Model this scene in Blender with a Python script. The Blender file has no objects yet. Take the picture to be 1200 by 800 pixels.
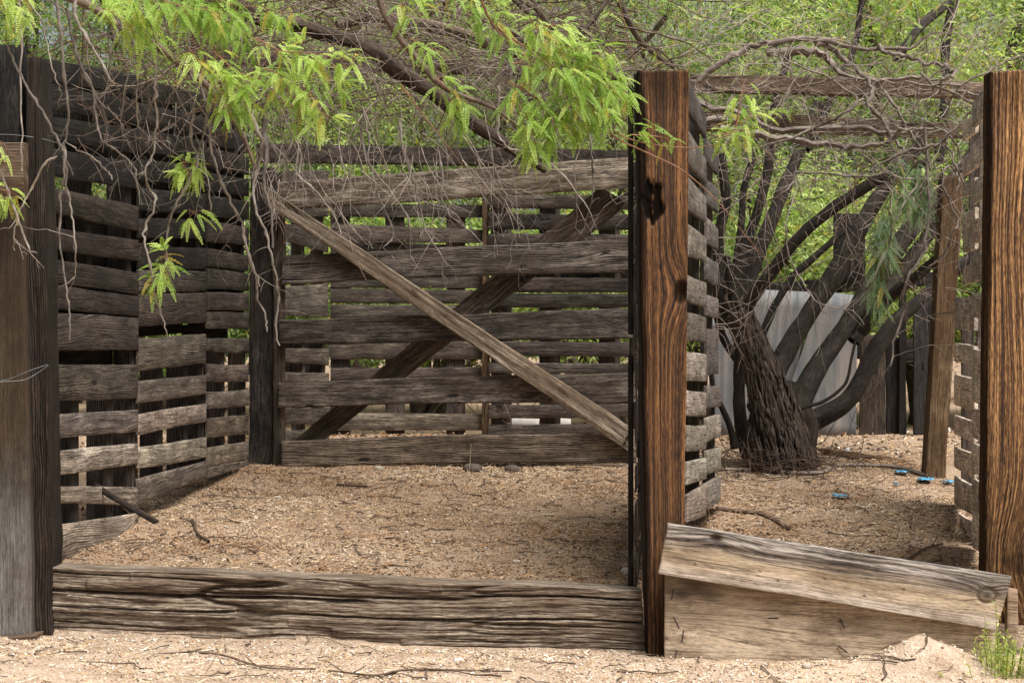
import bpy, math, random
import numpy as np
from mathutils import Vector

random.seed(7)
RNG = np.random.default_rng(11)
SC = bpy.context.scene
COL = SC.collection

# ------------------------------------------------------------------ camera
F = 1900.0            # focal length in pixels of the 1200 px wide photograph
HZ = 415.0            # eye level row
H = 1.10              # eye height
cam_d = bpy.data.cameras.new('camera')
cam = bpy.data.objects.new('camera', cam_d)
COL.objects.link(cam)
cam.location = (0, 0, H)
cam.rotation_euler = (math.radians(90), 0, 0)
cam_d.sensor_width = 36
cam_d.sensor_fit = 'HORIZONTAL'
cam_d.lens = F / 1200 * 36
cam_d.shift_y = (HZ - 400) / 1200
cam_d.clip_start = 0.05
cam_d.clip_end = 1500
SC.camera = cam

# ------------------------------------------------------------------ light
SUN_EL, SUN_AZ = math.radians(63), math.radians(138)   # azimuth measured clockwise from +Y
w = bpy.data.worlds.new('World')
SC.world = w
w.use_nodes = True
nt = w.node_tree
bg = nt.nodes['Background']
sky = nt.nodes.new('ShaderNodeTexSky')
sky.sky_type = 'NISHITA'
sky.sun_disc = False
sky.sun_elevation = SUN_EL
sky.sun_rotation = SUN_AZ
sky.dust_density = 4.0
sky.air_density = 1.0
hs = nt.nodes.new('ShaderNodeHueSaturation')
hs.inputs['Saturation'].default_value = 0.30
nt.links.new(sky.outputs[0], hs.inputs['Color'])
nt.links.new(hs.outputs[0], bg.inputs[0])
bg.inputs[1].default_value = 0.072
sd = bpy.data.lights.new('sun', 'SUN')
sd.energy = 4.1
sd.angle = math.radians(34)
sd.color = (1.0, 0.965, 0.92)
sun = bpy.data.objects.new('sun', sd)
COL.objects.link(sun)
sv = Vector((math.sin(SUN_AZ) * math.cos(SUN_EL), math.cos(SUN_AZ) * math.cos(SUN_EL), math.sin(SUN_EL)))
sun.rotation_euler = sv.to_track_quat('Z', 'Y').to_euler()
SC.view_settings.view_transform = 'Standard'
SC.view_settings.look = 'None'
SC.view_settings.gamma = 1
SC.view_settings.use_curve_mapping = False
SC.view_settings.exposure = 0.68
SC.cycles.max_bounces = 6
SC.cycles.diffuse_bounces = 3
SC.cycles.glossy_bounces = 2
SC.cycles.transmission_bounces = 4
SC.cycles.transparent_max_bounces = 4

# ------------------------------------------------------------------ helpers
def P(px, py, D):
    """the point at distance D seen at (px, py) of the photograph"""
    return np.array([(px - 600) / F * D, D, H - (py - HZ) / F * D])

_T = np.random.default_rng(3).random((256, 256))
def vn(x, y, seed=0):
    x = np.asarray(x, float) + seed * 17.31; y = np.asarray(y, float) + seed * 7.77
    xi = np.floor(x).astype(int); yi = np.floor(y).astype(int)
    fx = x - xi; fy = y - yi
    fx = fx * fx * (3 - 2 * fx); fy = fy * fy * (3 - 2 * fy)
    a = _T[xi & 255, yi & 255]; b = _T[(xi + 1) & 255, yi & 255]
    c = _T[xi & 255, (yi + 1) & 255]; d = _T[(xi + 1) & 255, (yi + 1) & 255]
    return (a * (1 - fx) + b * fx) * (1 - fy) + (c * (1 - fx) + d * fx) * fy
def fbm(x, y, o=4, seed=0):
    s = 0; a = .5
    for k in range(o):
        s = s + a * (vn(x * 2 ** k, y * 2 ** k, seed + k) - .5); a *= .5
    return s

def meta(o, label=None, cat=None, group=None, kind=None):
    if label: o['label'] = label
    if cat: o['category'] = cat
    if group: o['group'] = group
    if kind: o['kind'] = kind
    return o

def thing(name, loc, label, cat, group=None):
    o = bpy.data.objects.new(name, None)
    o.empty_display_size = .1
    COL.objects.link(o)
    o.location = [float(v) for v in loc]
    return meta(o, label, cat, group)

def mesh_obj(name, V, Q, mat, parent=None, uv=None, col=None, smooth=False, tint=None):
    """V (n,3) world space, Q (m,4) or (m,3); uv per vertex, col per vertex"""
    V = np.asarray(V, float); Q = np.asarray(Q, int)
    if parent is not None:
        off = np.array(parent.matrix_basis.translation) + (np.array(parent.parent.matrix_basis.translation) if parent.parent else 0)
    else:
        off = np.array([(V[:, 0].min() + V[:, 0].max()) / 2, (V[:, 1].min() + V[:, 1].max()) / 2, V[:, 2].min()])
    me = bpy.data.meshes.new(name)
    n, m, k = len(V), len(Q), Q.shape[1]
    me.vertices.add(n); me.loops.add(m * k); me.polygons.add(m)
    me.vertices.foreach_set('co', (V - off).astype(np.float32).ravel())
    me.loops.foreach_set('vertex_index', Q.astype(np.int32).ravel())
    me.polygons.foreach_set('loop_start', np.arange(0, m * k, k, dtype=np.int32))
    me.polygons.foreach_set('loop_total', np.full(m, k, dtype=np.int32))
    if smooth: me.polygons.foreach_set('use_smooth', np.ones(m, dtype=bool))
    if uv is not None:
        l = me.uv_layers.new(name='UVMap')
        l.data.foreach_set('uv', np.asarray(uv, np.float32)[Q.ravel()].ravel())
    if col is not None:
        a = me.color_attributes.new('tone', 'FLOAT_COLOR', 'POINT')
        c = np.ones((n, 4), np.float32); c[:, :3] = col
        a.data.foreach_set('color', c.ravel())
    me.update(calc_edges=True)
    me.validate()
    me.materials.append(mat)
    o = bpy.data.objects.new(name, me)
    COL.objects.link(o)
    if parent is not None: o.parent = parent
    else: o.location = off
    if tint is not None: o.color = (*tint, 1) if len(tint) == 3 else tint
    return o

# ------------------------------------------------------------------ materials
def newmat(name):
    m = bpy.data.materials.new(name); m.use_nodes = True
    t = m.node_tree; t.nodes.clear()
    out = t.nodes.new('ShaderNodeOutputMaterial')
    return m, t, out
class NB:
    def __init__(s, t): s.t = t
    def n(s, kind, **kw):
        nd = s.t.nodes.new(kind)
        for k, v in kw.items():
            if k.startswith('i_'): nd.inputs[k[2:].replace('_', ' ')].default_value = v
            else: setattr(nd, k, v)
        return nd
    def l(s, a, b): s.t.links.new(a, b)
    def math(s, op, a, b=None, clamp=False):
        nd = s.t.nodes.new('ShaderNodeMath'); nd.operation = op; nd.use_clamp = clamp
        for i, x in enumerate((a, b)):
            if x is None: continue
            if isinstance(x, (int, float)): nd.inputs[i].default_value = x
            else: s.t.links.new(x, nd.inputs[i])
        return nd.outputs[0]
    def noise(s, vec, scale, detail=4, rough=.6, dist=0):
        nd = s.n('ShaderNodeTexNoise'); nd.inputs['Scale'].default_value = scale
        nd.inputs['Detail'].default_value = detail; nd.inputs['Roughness'].default_value = rough
        nd.inputs['Distortion'].default_value = dist
        s.l(vec, nd.inputs['Vector']); return nd.outputs[0]
    def scale(s, vec, xyz, loc=(0, 0, 0)):
        nd = s.n('ShaderNodeMapping'); nd.inputs['Scale'].default_value = xyz; nd.inputs['Location'].default_value = loc
        s.l(vec, nd.inputs['Vector']); return nd.outputs[0]
    def ramp(s, fac, stops):
        nd = s.n('ShaderNodeValToRGB'); r = nd.color_ramp
        while len(r.elements) < len(stops): r.elements.new(.5)
        for e, (p, c) in zip(r.elements, stops):
            e.position = p; e.color = (*c, 1) if len(c) == 3 else c
        s.l(fac, nd.inputs[0]); return nd.outputs[0]
    def mix(s, f, a, b, mode='MIX'):
        nd = s.n('ShaderNodeMix', data_type='RGBA', blend_type=mode)
        for sock, x in ((nd.inputs[0], f), (nd.inputs[6], a), (nd.inputs[7], b)):
            if isinstance(x, (int, float)): sock.default_value = x
            elif isinstance(x, tuple): sock.default_value = (*x, 1)
            else: s.l(x, sock)
        return nd.outputs[2]

def wood(name, dark, mid, light, crack=.5, bump=1.0, freq=70., knots=1.0, stain=None, band=0.35, stain_amt=.6, ustretch=1.0, flow=0.05):
    m, t, out = newmat(name); b = NB(t)
    uvn = b.n('ShaderNodeUVMap').outputs[0]
    oi = b.n('ShaderNodeObjectInfo')
    sep = b.n('ShaderNodeSeparateXYZ'); b.l(uvn, sep.inputs[0])
    u, v = sep.outputs[0], sep.outputs[1]
    # knots: cells stretched along the board; a falloff pushes the rings round each of them
    kv = b.scale(uvn, (1.3, 3.6, 1))
    vo = b.n('ShaderNodeTexVoronoi', feature='F1'); vo.inputs['Scale'].default_value = 1.6
    b.l(kv, vo.inputs['Vector'])
    kd = vo.outputs['Distance']
    kpush = b.math('MULTIPLY', b.math('POWER', b.math('SUBTRACT', 1.0, b.math('MULTIPLY', kd, 2.1, True), True), 3.0), .030 * knots)
    low = b.noise(b.scale(uvn, (1.6 * ustretch, 5.0, 1)), 1.0, 2, .45)
    vv = b.math('ADD', b.math('ADD', v, b.math('MULTIPLY', b.math('SUBTRACT', low, .5), flow * 1.1)), kpush)
    cmb = b.n('ShaderNodeCombineXYZ'); b.l(u, cmb.inputs[0]); b.l(vv, cmb.inputs[1])
    wv = cmb.outputs[0]
    rings = b.math('MULTIPLY', b.math('ADD', b.math('SINE', b.math('MULTIPLY', b.math('ADD', vv, b.math('MULTIPLY', b.noise(b.scale(uvn, (3, 60, 1)), 1.0, 2, .5), .006)), freq * 1.9 * 6.283)), 1.0), .5)
    grain = b.noise(b.scale(wv, (26 * ustretch, 300, 1)), 1.0, 5, .75)
    coarse = b.noise(b.scale(wv, (5 * ustretch, 90, 1)), 1.0, 6, .75)
    blot = b.noise(b.scale(uvn, (5.0, 14.0, 1)), 1.0, 6, .75)
    tone = b.math('ADD', b.math('MULTIPLY', grain, .5), b.math('MULTIPLY', coarse, .5))
    rnd = b.math('POWER', oi.outputs['Random'], 2.2)
    bandv = b.math('MULTIPLY', rnd, band * .62)
    tone = b.math('ADD', tone, b.math('MULTIPLY', b.math('SUBTRACT', rings, .5), bandv))
    tone = b.math('ADD', tone, b.math('MULTIPLY', b.math('SUBTRACT', blot, .5), .45))
    c = b.ramp(tone, [(.385, dark), (.49, mid), (.60, light), (.68, tuple(x * 1.35 for x in light))])
    if stain is not None:
        c = b.mix(b.math('MULTIPLY', b.ramp(b.noise(b.scale(uvn, (1.7, 5, 1), (3, 9, 0)), 1.0, 3, .6), [(.42, (0, 0, 0)), (.62, (1, 1, 1))]), stain_amt), c, stain)
    ck = b.ramp(b.noise(b.scale(wv, (2.6 * ustretch, 120, 1), (5, 2, 0)), 1.0, 4, .6), [(.33, (1, 1, 1)), (.39, (0, 0, 0))])
    kn = b.ramp(kd, [(.055, (1, 1, 1)), (.085, (0, 0, 0))])
    cr = b.math('MULTIPLY', ck, crack)
    hair = b.ramp(b.noise(b.scale(wv, (1.8 * ustretch, 150, 1), (8, 3, 0)), 1.0, 4, .6), [(.37, (1, 1, 1)), (.40, (0, 0, 0))])
    cr = b.math('MAXIMUM', cr, b.math('MULTIPLY', hair, .85))
    c = b.mix(cr, c, (dark[0] * .25, dark[1] * .22, dark[2] * .2))
    c = b.mix(b.math('MULTIPLY', kn, .85 if knots else 0.0), c, (dark[0] * .45, dark[1] * .38, dark[2] * .34))
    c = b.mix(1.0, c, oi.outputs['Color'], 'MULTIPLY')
    pv = b.math('ADD', b.math('MULTIPLY', b.math('FRACT', b.math('MULTIPLY', oi.outputs['Random'], 17.3)), .55), .72)
    cp = b.n('ShaderNodeCombineColor'); b.l(pv, cp.inputs[0]); b.l(b.math('MULTIPLY', pv, .985), cp.inputs[1]); b.l(b.math('MULTIPLY', pv, .96), cp.inputs[2])
    c = b.mix(1.0, c, cp.outputs[0], 'MULTIPLY')
    hgt = b.math('ADD', b.math('MULTIPLY', grain, .35), b.math('MULTIPLY', coarse, .7))
    hgt = b.math('ADD', hgt, b.math('MULTIPLY', rings, bandv))
    hgt = b.math('SUBTRACT', hgt, b.math('MULTIPLY', ck, 1.2))
    bp = b.n('ShaderNodeBump'); bp.inputs['Strength'].default_value = bump; bp.inputs['Distance'].default_value = .006
    b.l(hgt, bp.inputs['Height'])
    pr = b.n('ShaderNodeBsdfPrincipled'); pr.inputs['Roughness'].default_value = .82
    pr.inputs['Specular IOR Level'].default_value = .25
    b.l(c, pr.inputs['Base Color']); b.l(bp.outputs[0], pr.inputs['Normal'])
    b.l(pr.outputs[0], out.inputs[0])
    m['wood'] = 1
    return m

M = {}
M['grey'] = wood('weathered_grey_wood', (.055, .042, .032), (.17, .135, .105), (.33, .275, .225), stain=(.10, .065, .04), crack=.7)
M['pallet'] = wood('pallet_slat_wood', (.028, .023, .019), (.17, .145, .123), (.46, .415, .37), stain=(.085, .075, .07), crack=.5, freq=55, band=.34, flow=.07)

M['pale'] = wood('pale_slat_wood', (.05, .042, .035), (.24, .21, .18), (.50, .45, .40), stain=(.14, .12, .10), crack=.5, freq=60, band=.0, flow=.01, knots=0)
M['gate'] = wood('gate_rail_wood', (.014, .012, .010), (.095, .079, .065), (.36, .315, .27), stain=(.05, .034, .022), crack=.8, freq=55, band=.35)
M['brace'] = wood('brace_wood', (.04, .032, .025), (.20, .165, .13), (.50, .435, .365), stain=(.15, .105, .07), crack=.6, freq=75)
M['dark'] = wood('dark_creosoted_wood', (.004, .0034, .003), (.013, .011, .010), (.060, .052, .045), stain=(.02, .014, .01), crack=.8)
M['tan'] = wood('sun_bleached_board_wood', (.20, .14, .095), (.42, .31, .22), (.60, .48, .37), stain=(.33, .20, .11), stain_amt=.45, crack=.55, freq=70, band=.22, knots=0, flow=.03)
M['tie'] = wood('rotten_timber_wood', (.035, .026, .019), (.165, .128, .096), (.42, .35, .275), stain=(.10, .065, .042), crack=.8, freq=45, band=.15, knots=0, flow=.03)
M['brown'] = wood('brown_post_wood', (.03, .02, .012), (.115, .076, .045), (.25, .18, .115), stain=(.07, .035, .015), crack=.7, freq=50)

def post_mat(name, deep, mid, hot, freq, edge_dark=None, burn=.4):
    """oiled reddish post: dark summer wood grooves between orange spring wood, charred and shade-darkened patches"""
    m, t, out = newmat(name); b = NB(t)
    uvn = b.n('ShaderNodeUVMap').outputs[0]
    sep = b.n('ShaderNodeSeparateXYZ'); b.l(uvn, sep.inputs[0])
    u, v = sep.outputs[0], sep.outputs[1]
    att = b.n('ShaderNodeAttribute', attribute_name='tone')
    sepa = b.n('ShaderNodeSeparateColor'); b.l(att.outputs['Color'], sepa.inputs[0])
    push, darken = sepa.outputs[0], sepa.outputs[1]      # ring push round a knot, darkened share (char, knots, painted shade)
    low = b.noise(b.scale(uvn, (1.0, 7, 1)), 1.0, 3, .5)
    vv = b.math('ADD', b.math('ADD', v, b.math('MULTIPLY', low, .02)), push)
    cmb = b.n('ShaderNodeCombineXYZ'); b.l(u, cmb.inputs[0]); b.l(vv, cmb.inputs[1]); wv = cmb.outputs[0]
    rings = b.noise(b.scale(wv, (.9, freq * 1.5, 1)), 1.0, 4, .65)
    fine = b.noise(b.scale(wv, (26, freq * 3.4, 1)), 1.0, 5, .75)
    dashes = b.ramp(b.noise(b.scale(wv, (14, freq * 2.6, 1), (7, 1, 0)), 1.0, 2, .5), [(.33, (1, 1, 1)), (.38, (0, 0, 0))])
    tone = b.math('ADD', b.math('MULTIPLY', rings, .56), b.math('MULTIPLY', fine, .44))
    c = b.ramp(tone, [(.425, deep), (.505, mid), (.60, hot)])
    blot = b.ramp(b.noise(b.scale(uvn, (1.6, 6, 1), (1, 4, 0)), 1.0, 4, .65), [(.38, (0, 0, 0)), (.70, (1, 1, 1))])
    c = b.mix(b.math('MULTIPLY', blot, burn), c, (.025, .012, .006))
    c = b.mix(b.math('MULTIPLY', dashes, .8), c, (.01, .005, .003))
    c = b.mix(darken, c, b.mix(fine, (.002, .0015, .0015), (.012, .009, .007)))
    bp = b.n('ShaderNodeBump'); bp.inputs['Strength'].default_value = .8; bp.inputs['Distance'].default_value = .006
    b.l(b.math('SUBTRACT', tone, b.math('MULTIPLY', dashes, .4)), bp.inputs['Height'])
    pr = b.n('ShaderNodeBsdfPrincipled'); b.l(b.math('ADD', b.math('MULTIPLY', darken, .3), .66), pr.inputs['Roughness'])
    b.l(b.math('SUBTRACT', .3, b.math('MULTIPLY', darken, .27)), pr.inputs['Specular IOR Level'])
    b.l(c, pr.inputs['Base Color']); b.l(bp.outputs[0], pr.inputs['Normal']); b.l(pr.outputs[0], out.inputs[0])
    return m
M['post_c'] = post_mat('oiled_post_wood', (.014, .007, .004), (.11, .048, .018), (.34, .160, .055), 80, burn=.7)
M['post_r'] = post_mat('oiled_orange_post_wood', (.016, .007, .004), (.16, .075, .028), (.66, .37, .15), 66, burn=.5)

def leaning_mat():
    """bleached plank: silver and black upper half, honey band, pale lower edge (v runs from the upper to the lower edge)"""
    m, t, out = newmat('streaked_plank_wood'); b = NB(t)
    uvn = b.n('ShaderNodeUVMap').outputs[0]
    sep = b.n('ShaderNodeSeparateXYZ'); b.l(uvn, sep.inputs[0]); u, v = sep.outputs
    return m
def plank_mat(name, stops, streak_v0, streak_v1, streak=.8, freq=60, rough_bump=.6, stain=True):
    m, t, out = newmat(name); b = NB(t)
    uvn = b.n('ShaderNodeUVMap').outputs[0]
    att = b.n('ShaderNodeAttribute', attribute_name='tone')
    sepa = b.n('ShaderNodeSeparateColor'); b.l(att.outputs['Color'], sepa.inputs[0])
    push, vt, darken = sepa.outputs[0], sepa.outputs[1], sepa.outputs[2]
    sep = b.n('ShaderNodeSeparateXYZ'); b.l(uvn, sep.inputs[0]); u, v = sep.outputs[0], sep.outputs[1]
    low = b.noise(b.scale(uvn, (1.5, 6, 1)), 1.0, 2, .45)
    vv = b.math('ADD', b.math('ADD', v, b.math('MULTIPLY', low, .022)), push)
    cmb = b.n('ShaderNodeCombineXYZ'); b.l(u, cmb.inputs[0]); b.l(vv, cmb.inputs[1]); wv = cmb.outputs[0]
    coarse = b.noise(b.scale(wv, (4.0, freq * 1.9, 1)), 1.0, 6, .75)
    fine = b.noise(b.scale(wv, (30, freq * 5, 1)), 1.0, 5, .75)
    pos = b.math('ADD', vt, b.math('MULTIPLY', b.math('SUBTRACT', b.noise(b.scale(uvn, (2.5, 8, 1)), 1.0, 3, .5), .5), .35))
    base = b.ramp(pos, stops)
    dk = b.ramp(coarse, [(.46, (1, 1, 1)), (.54, (0, 0, 0))])
    zone = b.ramp(pos, [(streak_v0, (1, 1, 1)), (streak_v1, (0, 0, 0))])
    c = b.mix(b.math('MULTIPLY', b.math('MULTIPLY', dk, zone), streak), base, (.05, .045, .045))
    c = b.mix(1.0, c, b.ramp(b.math('ADD', b.math('MULTIPLY', fine, .5), b.math('MULTIPLY', coarse, .5)), [(.40, (.34, .31, .29)), (.49, (.88, .87, .86)), (.59, (1.32, 1.32, 1.32))]), 'MULTIPLY')
    spl = b.ramp(b.noise(b.scale(uvn, (4, 9, 1), (2, 5, 0)), 1.0, 6, .7), [(.40, (.66, .63, .60)), (.56, (1.08, 1.08, 1.08))])
    c = b.mix(1.0, c, spl, 'MULTIPLY')
    hair = b.ramp(b.noise(b.scale(wv, (2.2, freq * 2.2, 1), (8, 3, 0)), 1.0, 4, .6), [(.37, (1, 1, 1)), (.40, (0, 0, 0))])
    c = b.mix(b.math('MULTIPLY', hair, .7), c, (.05, .035, .025))
    c = b.mix(b.math('MULTIPLY', darken, .9), c, (.05, .034, .024))
    bp = b.n('ShaderNodeBump'); bp.inputs['Strength'].default_value = rough_bump; bp.inputs['Distance'].default_value = .005
    b.l(b.math('ADD', coarse, b.math('MULTIPLY', fine, .4)), bp.inputs['Height'])
    pr = b.n('ShaderNodeBsdfPrincipled'); pr.inputs['Roughness'].default_value = .8; pr.inputs['Specular IOR Level'].default_value = .25
    b.l(c, pr.inputs['Base Color']); b.l(bp.outputs[0], pr.inputs['Normal']); b.l(pr.outputs[0], out.inputs[0])
    return m
M['plank_top'] = plank_mat('streaked_plank_wood', [(.0, (.38, .34, .30)), (.25, (.34, .29, .25)), (.5, (.40, .31, .21)), (.68, (.46, .36, .25)), (.85, (.50, .42, .34)), (1, (.47, .40, .33))], .30, .55)
M['plank_low'] = plank_mat('pale_plank_wood', [(.0, (.31, .225, .15)), (.3, (.42, .33, .235)), (.8, (.48, .39, .285)), (1, (.44, .35, .255))], .0, .02, .0, 45, .45)  # darker upper end: shadow under the slanting plank kept in the colour
M['corner'] = plank_mat('grey_green_plank_wood', [(.0, (.03, .02, .014)), (.2, (.055, .037, .021)), (.5, (.07, .05, .032)), (.66, (.11, .105, .09)), (.85, (.21, .20, .185)), (1, (.27, .25, .23))], .0, .02, .0, 60, .6)

def bark(name, dark, mid, light, scale=1.0, bump=.5):
    m, t, out = newmat(name); b = NB(t)
    uvn = b.n('ShaderNodeUVMap').outputs[0]
    a = b.noise(b.scale(uvn, (14 * scale, 60 * scale, 1)), 1.0, 5, .65, .3)
    d = b.noise(b.scale(uvn, (5 * scale, 9 * scale, 1)), 1.0, 3, .6)
    oi = b.n('ShaderNodeObjectInfo')
    tone = b.math('ADD', b.math('MULTIPLY', a, .6), b.math('MULTIPLY', d, .4))
    c = b.ramp(tone, [(.35, dark), (.5, mid), (.66, light)])
    c = b.mix(1.0, c, oi.outputs['Color'], 'MULTIPLY')
    bp = b.n('ShaderNodeBump'); bp.inputs['Strength'].default_value = bump; bp.inputs['Distance'].default_value = .01 / scale
    b.l(a, bp.inputs['Height'])
    pr = b.n('ShaderNodeBsdfPrincipled'); pr.inputs['Roughness'].default_value = .85; pr.inputs['Specular IOR Level'].default_value = .2
    b.l(c, pr.inputs['Base Color']); b.l(bp.outputs[0], pr.inputs['Normal']); b.l(pr.outputs[0], out.inputs[0])
    return m
M['bark'] = bark('mesquite_bark', (.02, .016, .013), (.075, .062, .05), (.17, .14, .12), .6, .9)
M['limb'] = bark('smooth_limb_bark', (.022, .018, .015), (.07, .058, .049), (.15, .13, .11), 1.6, .8)
M['twig'] = bark('dead_twig_bark', (.10, .086, .075), (.29, .258, .23), (.60, .555, .51), 2.0, .3)
M['darktwig'] = bark('brown_twig_bark', (.03, .022, .017), (.10, .075, .058), (.22, .175, .14), 2.0, .3)
M['redtwig'] = bark('reddish_shoot_bark', (.12, .055, .03), (.25, .13, .08), (.38, .24, .16), 2.0, .3)

def leafmat(name, a, bb, c, trans=.45):
    m, t, out = newmat(name); b = NB(t)
    att = b.n('ShaderNodeAttribute', attribute_name='tone')
    sep = b.n('ShaderNodeSeparateColor'); b.l(att.outputs['Color'], sep.inputs[0])
    col = b.ramp(sep.outputs[0], [(0, a), (.5, bb), (1, c)])
    col = b.mix(b.math('GREATER_THAN', sep.outputs[1], .945), col, (.45, .33, .06))
    d = b.n('ShaderNodeBsdfPrincipled'); d.inputs['Roughness'].default_value = .5; d.inputs['Specular IOR Level'].default_value = .3
    tr = b.n('ShaderNodeBsdfTranslucent')
    b.l(col, d.inputs['Base Color'])
    tc = b.mix(1.0, col, (1.25, 1.3, .7), 'MULTIPLY'); b.l(tc, tr.inputs[0])
    mx = b.n('ShaderNodeMixShader'); mx.inputs[0].default_value = trans
    b.l(d.outputs[0], mx.inputs[1]); b.l(tr.outputs[0], mx.inputs[2]); b.l(mx.outputs[0], out.inputs[0])
    return m
M['leaf'] = leafmat('mesquite_leaf', (.17, .30, .045), (.33, .48, .09), (.56, .68, .21), .45)
M['leaf_blue'] = leafmat('bluish_mesquite_leaf', (.10, .17, .085), (.19, .28, .14), (.30, .40, .20))  # darker blue-green leaves hanging on the right tree
M['leaf_far'] = leafmat('distant_mesquite_leaf', (.04, .08, .018), (.20, .31, .075), (.56, .66, .26))
M['leaf_bush'] = leafmat('bush_leaf', (.24, .32, .07), (.44, .50, .13), (.66, .68, .26))

def attr_mat(name, rough=.9, bumpscale=None):
    m, t, out = newmat(name); b = NB(t)
    att = b.n('ShaderNodeAttribute', attribute_name='tone')
    pr = b.n('ShaderNodeBsdfPrincipled'); pr.inputs['Roughness'].default_value = rough; pr.inputs['Specular IOR Level'].default_value = .2
    b.l(att.outputs['Color'], pr.inputs['Base Color']); b.l(pr.outputs[0], out.inputs[0])
    return m
M['litter'] = attr_mat('litter_bits')

def ground_mat():
    m, t, out = newmat('sandy_ground'); b = NB(t)
    co = b.n('ShaderNodeTexCoord').outputs['Object']
    big = b.noise(co, 1.3, 4, .6)
    mid = b.noise(co, 9, 5, .65)
    fine = b.noise(co, 75, 5, .7)
    grit = b.n('ShaderNodeTexVoronoi'); grit.inputs['Scale'].default_value = 120; b.l(co, grit.inputs['Vector'])
    tone = b.math('ADD', b.math('MULTIPLY', fine, .55), b.math('MULTIPLY', mid, .45))
    sand = b.ramp(tone, [(.30, (.17, .11, .07)), (.45, (.36, .26, .18)), (.58, (.52, .40, .30)), (.72, (.66, .54, .43))])
    duff = b.ramp(tone, [(.30, (.07, .042, .025)), (.46, (.20, .13, .08)), (.6, (.36, .25, .16)), (.75, (.50, .38, .27))])
    sepc = b.n('ShaderNodeSeparateXYZ'); b.l(co, sepc.inputs[0])
    ins = b.math('MULTIPLY', b.math('SUBTRACT', sepc.outputs[1], 5.9), 4.0, True)
    f = b.math('MULTIPLY', ins, b.ramp(b.math('ADD', b.math('MULTIPLY', big, .6), b.math('MULTIPLY', mid, .4)), [(.38, (.25, .25, .25)), (.58, (1, 1, 1))]))
    c = b.mix(f, sand, duff)
    c = b.mix(b.math('MULTIPLY', b.ramp(grit.outputs['Color'], [(.80, (0, 0, 0)), (.86, (1, 1, 1))]), .45), c, (.68, .58, .47))
    bp = b.n('ShaderNodeBump'); bp.inputs['Strength'].default_value = .9; bp.inputs['Distance'].default_value = .012
    hh = b.math('ADD', b.math('MULTIPLY', fine, .7), b.math('MULTIPLY', grit.outputs['Distance'], .5))
    b.l(hh, bp.inputs['Height'])
    pr = b.n('ShaderNodeBsdfPrincipled'); pr.inputs['Roughness'].default_value = .95; pr.inputs['Specular IOR Level'].default_value = .1
    b.l(c, pr.inputs['Base Color']); b.l(bp.outputs[0], pr.inputs['Normal']); b.l(pr.outputs[0], out.inputs[0])
    return m
M['ground'] = ground_mat()

def simple(name, c, rough=.6, metal=0., var=.0, scale=8., c2=None, stretch=(1, 1, 1)):
    m, t, out = newmat(name); b = NB(t)
    co = b.n('ShaderNodeTexCoord').outputs['Object']
    n = b.noise(b.scale(co, stretch), scale, 5, .65)
    col = b.ramp(n, [(.35, tuple(x * (1 - var) for x in c)), (.65, c2 or tuple(min(1, x * (1 + var)) for x in c))])
    pr = b.n('ShaderNodeBsdfPrincipled'); pr.inputs['Roughness'].default_value = rough; pr.inputs['Metallic'].default_value = metal
    b.l(col, pr.inputs['Base Color']); b.l(pr.outputs[0], out.inputs[0])
    return m
M['tin'] = simple('galvanised_sheet', (.10, .125, .145), .7, .0, .35, 3., (.21, .185, .165), (3, 3, .35))
M['wire'] = simple('old_wire', (.16, .17, .17), .45, .7, .2, 30)
M['rust'] = simple('rusty_nail_iron', (.04, .025, .018), .7, .3, .4, 60)
M['rock'] = simple('pale_stone', (.42, .36, .30), .9, 0, .3, 25)
M['whitestuff'] = simple('white_scrap', (.62, .60, .56), .7, 0, .15, 12)
M['blue'] = simple('blue_plastic_scrap', (.07, .25, .38), .4, 0, .5, 25)
M['darkrock'] = simple('dark_stone', (.10, .075, .06), .9, 0, .4, 25)

# ------------------------------------------------------------------ ground height
def gz(x, y):
    x = np.asarray(x, float); y = np.asarray(y, float)
    t = np.clip((y - 5.97) / .14, 0, 1); t = t * t * (3 - 2 * t)
    left = np.clip(.45 - x, 0, 2.3)
    zf = .005 + .033 * left
    zi = .215 + .04 * left * np.clip((9.2 - y) / 3, 0, 1) + .235 * np.clip((y - 6.1) / 3.2, 0, 1) + .05 * np.clip((y - 9.3) / 2.7, 0, 1)
    z = zf * (1 - t) + zi * t
    r = np.hypot((x - 1.40) / .30, (y - 5.56) / .20)
    z = z + .135 * np.exp(-np.power(r, 1.15) * 1.5)
    z = z + .05 * np.exp(-((x - .98) / .3) ** 2 - ((y - 5.45) / .14) ** 2)
    z = z + fbm(x * 2.2, y * 2.2, 4, 5) * .045 + fbm(x * 14, y * 14, 3, 9) * .016
    far = np.clip((y - 16) / 40, 0, 1)
    return z + far * .6 * fbm(x * .05, y * .05, 3, 2)

def axis(lo, hi, step, ext, g=1.22):
    a = list(np.arange(lo, hi + step / 2, step)); s = step; x = a[-1]; up = []
    while x < ext: s *= g; x += s; up.append(x)
    s = step; x = a[0]; dn = []
    while x > -ext: s *= g; x -= s; dn.append(x)
    return np.array(dn[::-1] + a + up)
xs = axis(-2.6, 3.2, .022, 260); ys = axis(4.9, 9.8, .022, 260)
X, Y = np.meshgrid(xs, ys)
Z = gz(X, Y)
V = np.stack([X, Y, Z], -1).reshape(-1, 3)
nx, ny = len(xs), len(ys)
i, j = np.meshgrid(np.arange(nx - 1), np.arange(ny - 1))
a = (j * nx + i).ravel()
g = mesh_obj('ground', V, np.stack([a, a + 1, a + nx + 1, a + nx], 1), M['ground'], smooth=True)
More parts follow.
